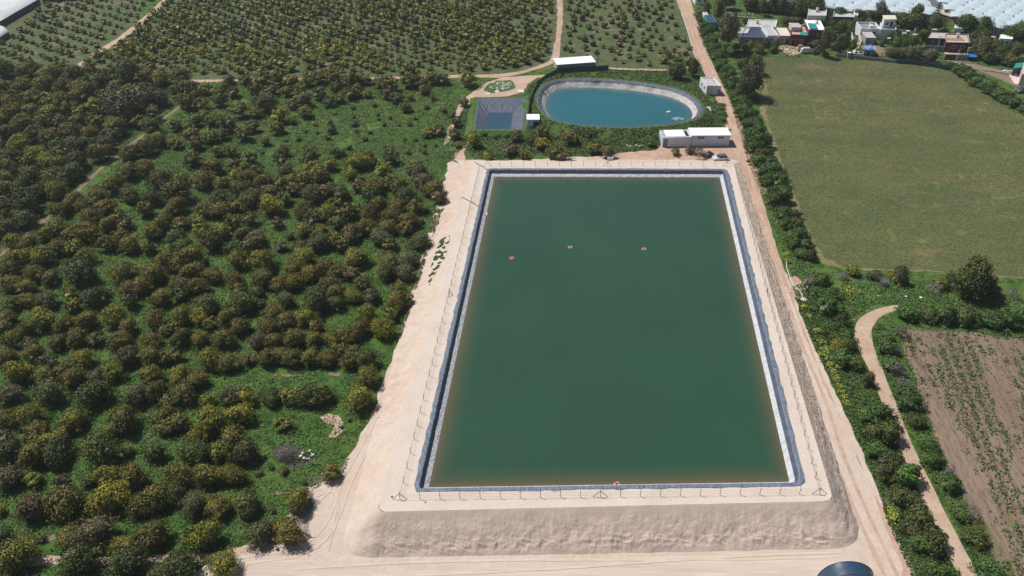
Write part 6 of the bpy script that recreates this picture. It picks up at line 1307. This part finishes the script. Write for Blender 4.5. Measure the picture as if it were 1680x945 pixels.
wallrun([(1470, 104), (1500, 106), (1530, 110), (1550, 114)], 1.5, M['navy'], 'dark boundary wall along the top of the wheat field')
wallrun([(1549, 108), (1570, 113), (1592, 118)], 1.9, M['concrete'], 'grey block wall ending in the hedge at the field corner', cap=M['grey_roof'])
wallrun([(1372, 93), (1400, 96), (1440, 100), (1470, 104)], 1.1, M['grey_violet'], 'low dark wall along the wheat field under the village trees')
wallrun([(1196, 30), (1238, 33)], 1.0, M['cream'], 'cream wall with small posts in the green plot behind the patched house')
wallrun([(1396, 60), (1398, 75), (1403, 88)], 1.6, M['white'], 'white wall along the tan driveway')
wallrun([(1409, 62), (1412, 74)], 1.4, M['cream'], 'cream wall on the terrace side of the driveway')
wallrun([(1638, 82), (1664, 86), (1690, 90)], 1.6, M['navy'], 'dark garden wall below the small white house')
wallrun([(1612, 116), (1640, 120), (1668, 124)], .5, M['stone'], 'line of pale stones closing off the bare lot')
# covers, van, dark vehicle
e = empty('covered_stack', at(1595, 100)); tag(e, 'stack under a bright blue cover at the end of the lower yard wall', 'stack'); MB().box(-1.3, 1.3, 0, 1.6, 0, 1.4).build('stack', M['black'], e); tarp(e, -1.5, 1.5, -.3, 1.9, 1.5, 1.75, M['blue_tarp'], 'cover')
e = empty('parked_van', at(1320.5, 87)); tag(e, 'small pale van standing at the field edge under the trees', 'van'); MB().box(-1.5, 1.5, -.8, .8, .45, 1.5).build('body', M['white'], e); MB().box(-1.1, 1.4, -.75, .75, 1.503, 1.95).build('roof', M['grey_roof'], e); MB().box(-1.52, -1.45, -.6, .6, 1.0, 1.4).build('windscreen', M['glass'], e)
for x in (-1, 1):
    for y in (-.76, .76): wheel(e, x, y, .32)
car(at(1676, 151), R(15), M['car_dark'], 'dark car parked before the pale pink house')
for k, (x, y, m_) in enumerate(((1468, 89, 'white'), (1408, 90, 'frame'), (1404, 86, 'white'), (1652, 117, 'frame'))):
    heap('scrap_heap', x, y, 1.4, .8, 12, .4, M[m_], ['white scrap heap on the yard beside the blue hut', 'pale junk piled at the driveway mouth', 'white junk higher up the driveway', 'pale rubble strip on the bare lot'][k], 'scrap', 20 + k)
# ---- net houses (flat film roofs in staggered arched panels)
def net_house(name, outline_px, u_px, pw, pd, h, label, side_px, side_mat, gate=None, maxp=300, seed=1):
    poly = [at(x, y, -1.6 + h) for x, y in outline_px]; a = at(u_px[0][0], u_px[0][1], -1.6 + h); b = at(u_px[1][0], u_px[1][1], -1.6 + h); u = (b - a); u.z = 0; u.normalize(); v = Vector((-u.y, u.x, 0))
    e = empty(name, (a.x, a.y, -1.6)); tag(e, label, 'greenhouse'); az = math.atan2(u.y, u.x); e.rotation_euler = (0, 0, az)
    rr = random.Random(seed); metas = []
    for k in range(4):
        n = 6; V = []; F = []; bow = (.26, .34, .20, .30)[k]
        for j in range(2):
            for i in range(n + 1):
                s = i / n; V.append((pw * s * .99, pd * .985 * j, bow * math.sin(math.pi * s) + (.05 if j == 0 else .55)))
        for i in range(n): F.append((i, i + 1, n + 2 + i, n + 1 + i))
        V += [(pw * i / n * .99, 0, .0) for i in range(n + 1)]; F += [(2 * (n + 1) + i, 2 * (n + 1) + i + 1, i + 1, i) for i in range(n)]
        metas.append(mesh_np('roof_panel', V, F, [M['greenhouse']], smooth=False))
    S = [(p - a).dot(u) for p in poly]; T_ = [(p - a).dot(v) for p in poly]; cells = []
    for j in range(int(min(T_) / pd) - 1, int(max(T_) / pd) + 1):
        for i in range(int(min(S) / pw) - 1, int(max(S) / pw) + 2):
            s = (i + .37 * j + rr.uniform(-.1, .1)) * pw; t = j * pd; c = a + u * (s + pw / 2) + v * (t + pd / 2)
            if inpoly(np.array([c.x]), np.array([c.y]), poly)[0]: cells.append((c.y, s, t))
    cells.sort()
    for k, (yy, s, t) in enumerate(cells[:maxp]):
        o = bpy.data.objects.new('roof_panel', metas[rr.randrange(4)]); o.location = (s, t, h + rr.uniform(-.04, .06)); link(o, e)
    if len(cells) > maxp:
        V, F = [], []
        for yy, s, t in cells[maxp:]:
            b_ = len(V); V += [(s, t, h + .1), (s + pw * .5, t, h + .4), (s + pw, t, h + .1), (s + pw, t + pd, h + .3), (s + pw * .5, t + pd, h + .6), (s, t + pd, h + .3)]; F += [(b_, b_ + 1, b_ + 4, b_ + 5), (b_ + 1, b_ + 2, b_ + 3, b_ + 4)]
        o = mobj('roof_panels', mesh_np('roof_panels', V, F, [M['greenhouse']]), e); o['kind'] = 'stuff'
    inv = lambda p: ((p - a).dot(u), (p - a).dot(v))
    MB().prism([inv(p) for p in ccw(poly)], h - .25, h - .02).build('under_sheet', M['greenhouse_side'], e)
    sp = [inv(at(x, y, -1.6 + h)) for x, y in side_px]
    for (x0, y0), (x1, y1) in zip(sp, sp[1:]): MB().add([(x0, y0, -.1), (x1, y1, -.1), (x1, y1, h + .15), (x0, y0, h + .15)], [(0, 1, 2, 3)]).build('side_wall', side_mat, e)
    k = 0
    for (x0, y0), (x1, y1) in zip(sp, sp[1:]):
        n = max(1, int(math.hypot(x1 - x0, y1 - y0) / 8))
        for i in range(n): MB().tube([(x0 + (x1 - x0) * i / n, y0 + (y1 - y0) * i / n - .1, 0), (x0 + (x1 - x0) * i / n, y0 + (y1 - y0) * i / n - .1, h + .2)], .08, 5).build('post', M['pipe_pale'], e)
    return e
net_house('net_house', [(1215, -40), (1225, 2), (1262, 3), (1300, 7), (1340, 11), (1387, 17), (1420, 19), (1470, 22), (1520, 24), (1543, 26), (1520, -2), (1500, -40)], ((1300, 7), (1500, 23)), 5.2, 4.2, 3.2, 'wide net house with bluish white film roof behind the windbreak', [(1225, 2), (1262, 3), (1300, 7), (1340, 11), (1387, 17), (1420, 19), (1470, 22), (1520, 24), (1543, 26)], M['greenhouse_side'], seed=2)
net_house('net_house', [(1500, -40), (1527, -6), (1540, 4), (1565, 22), (1592, 42), (1640, 47), (1700, 53), (1800, 62), (1830, -40)], ((1592, 42), (1690, 52)), 5.2, 4.2, 3.4, 'second net house at the far corner with a long grey side wall', [(1510, -18), (1540, 4), (1565, 22), (1592, 42), (1640, 47), (1700, 53)], M['greenhouse_grey'], seed=3)
# ---- plastic tunnels at the other corner
def dome(name, px, h, label, mat, sidepx):
    P = [at(x, y) for x, y in px]; c = sum(P, Vector()) / len(P); e = empty(name, c); tag(e, label, 'greenhouse')
    lp0 = resample(ccw(P), 60); lv = []
    for k, f_, z in ((0, 1.0, -.1), (1, .99, .6 * h), (2, .93, .86 * h), (3, .75, .98 * h), (4, .45, 1.03 * h), (5, .05, 1.05 * h)):
        lv.append([Vector(((p.x - c.x) * f_, (p.y - c.y) * f_, z + noise.noise(Vector((p.x * .3, p.y * .3, k))) * .15)) for p in lp0])
    o = loft('film_roof', lv[1:], mat, e, smooth=True); o2 = loft('net_side', lv[:2], M['navy'], e)
dome('plastic_tunnel', [(-60, 42), (0, 47), (66, 8), (60, -6), (20, -40), (-120, -40)], 3.6, 'large white plastic greenhouse with a dark net side at the far corner', M['film_white'], None)
dome('plastic_tunnel', [(-80, 85), (-6, 76), (18, 60), (12, 54), (-4, 50), (-60, 46)], 3.0, 'second greenhouse end with wrinkled pale film, nearer the camera', M['film_white'], None)
e = building('far_shed', (70, 3), (120, 1), (66, -8), 3.0, M['navy'], M['grey_violet'], 'dark sheds behind the large plastic greenhouse', 'shed', .1, [], 'flat')
# posts and wires of the white-posted plot behind the village house
for k in range(9):
    o = MB().tube([(0, 0, 0), (0, 0, 1.2)], .16, 6).build('vine_post', M['white'], None, at(1190 + k * 5.5, 25 + .3 * k)); tag(o, f'white stub post, {ordw(k + 1)} from the road, in the garden plot', 'post', 'white stub posts of the garden plot')
# haze of the warm afternoon
hz = MB().box(-420, 420, -30, 620, -7, 112).build('haze', None if False else M['grass']); hm = bpy.data.materials.new('haze'); hm.use_nodes = True; n = hm.node_tree.nodes; n.clear()
pv = n.new('ShaderNodeVolumePrincipled'); ho = n.new('ShaderNodeOutputMaterial'); hm.node_tree.links.new(pv.outputs[0], ho.inputs['Volume']); pv.inputs['Density'].default_value = 0.00015; pv.inputs['Color'].default_value = (0.86, 0.92, 1.0, 1); pv.inputs['Anisotropy'].default_value = 0.2
hz.data.materials.clear(); hz.data.materials.append(hm); hz['kind'] = 'stuff'; hz['label'] = 'faint pale haze softening the far fields'
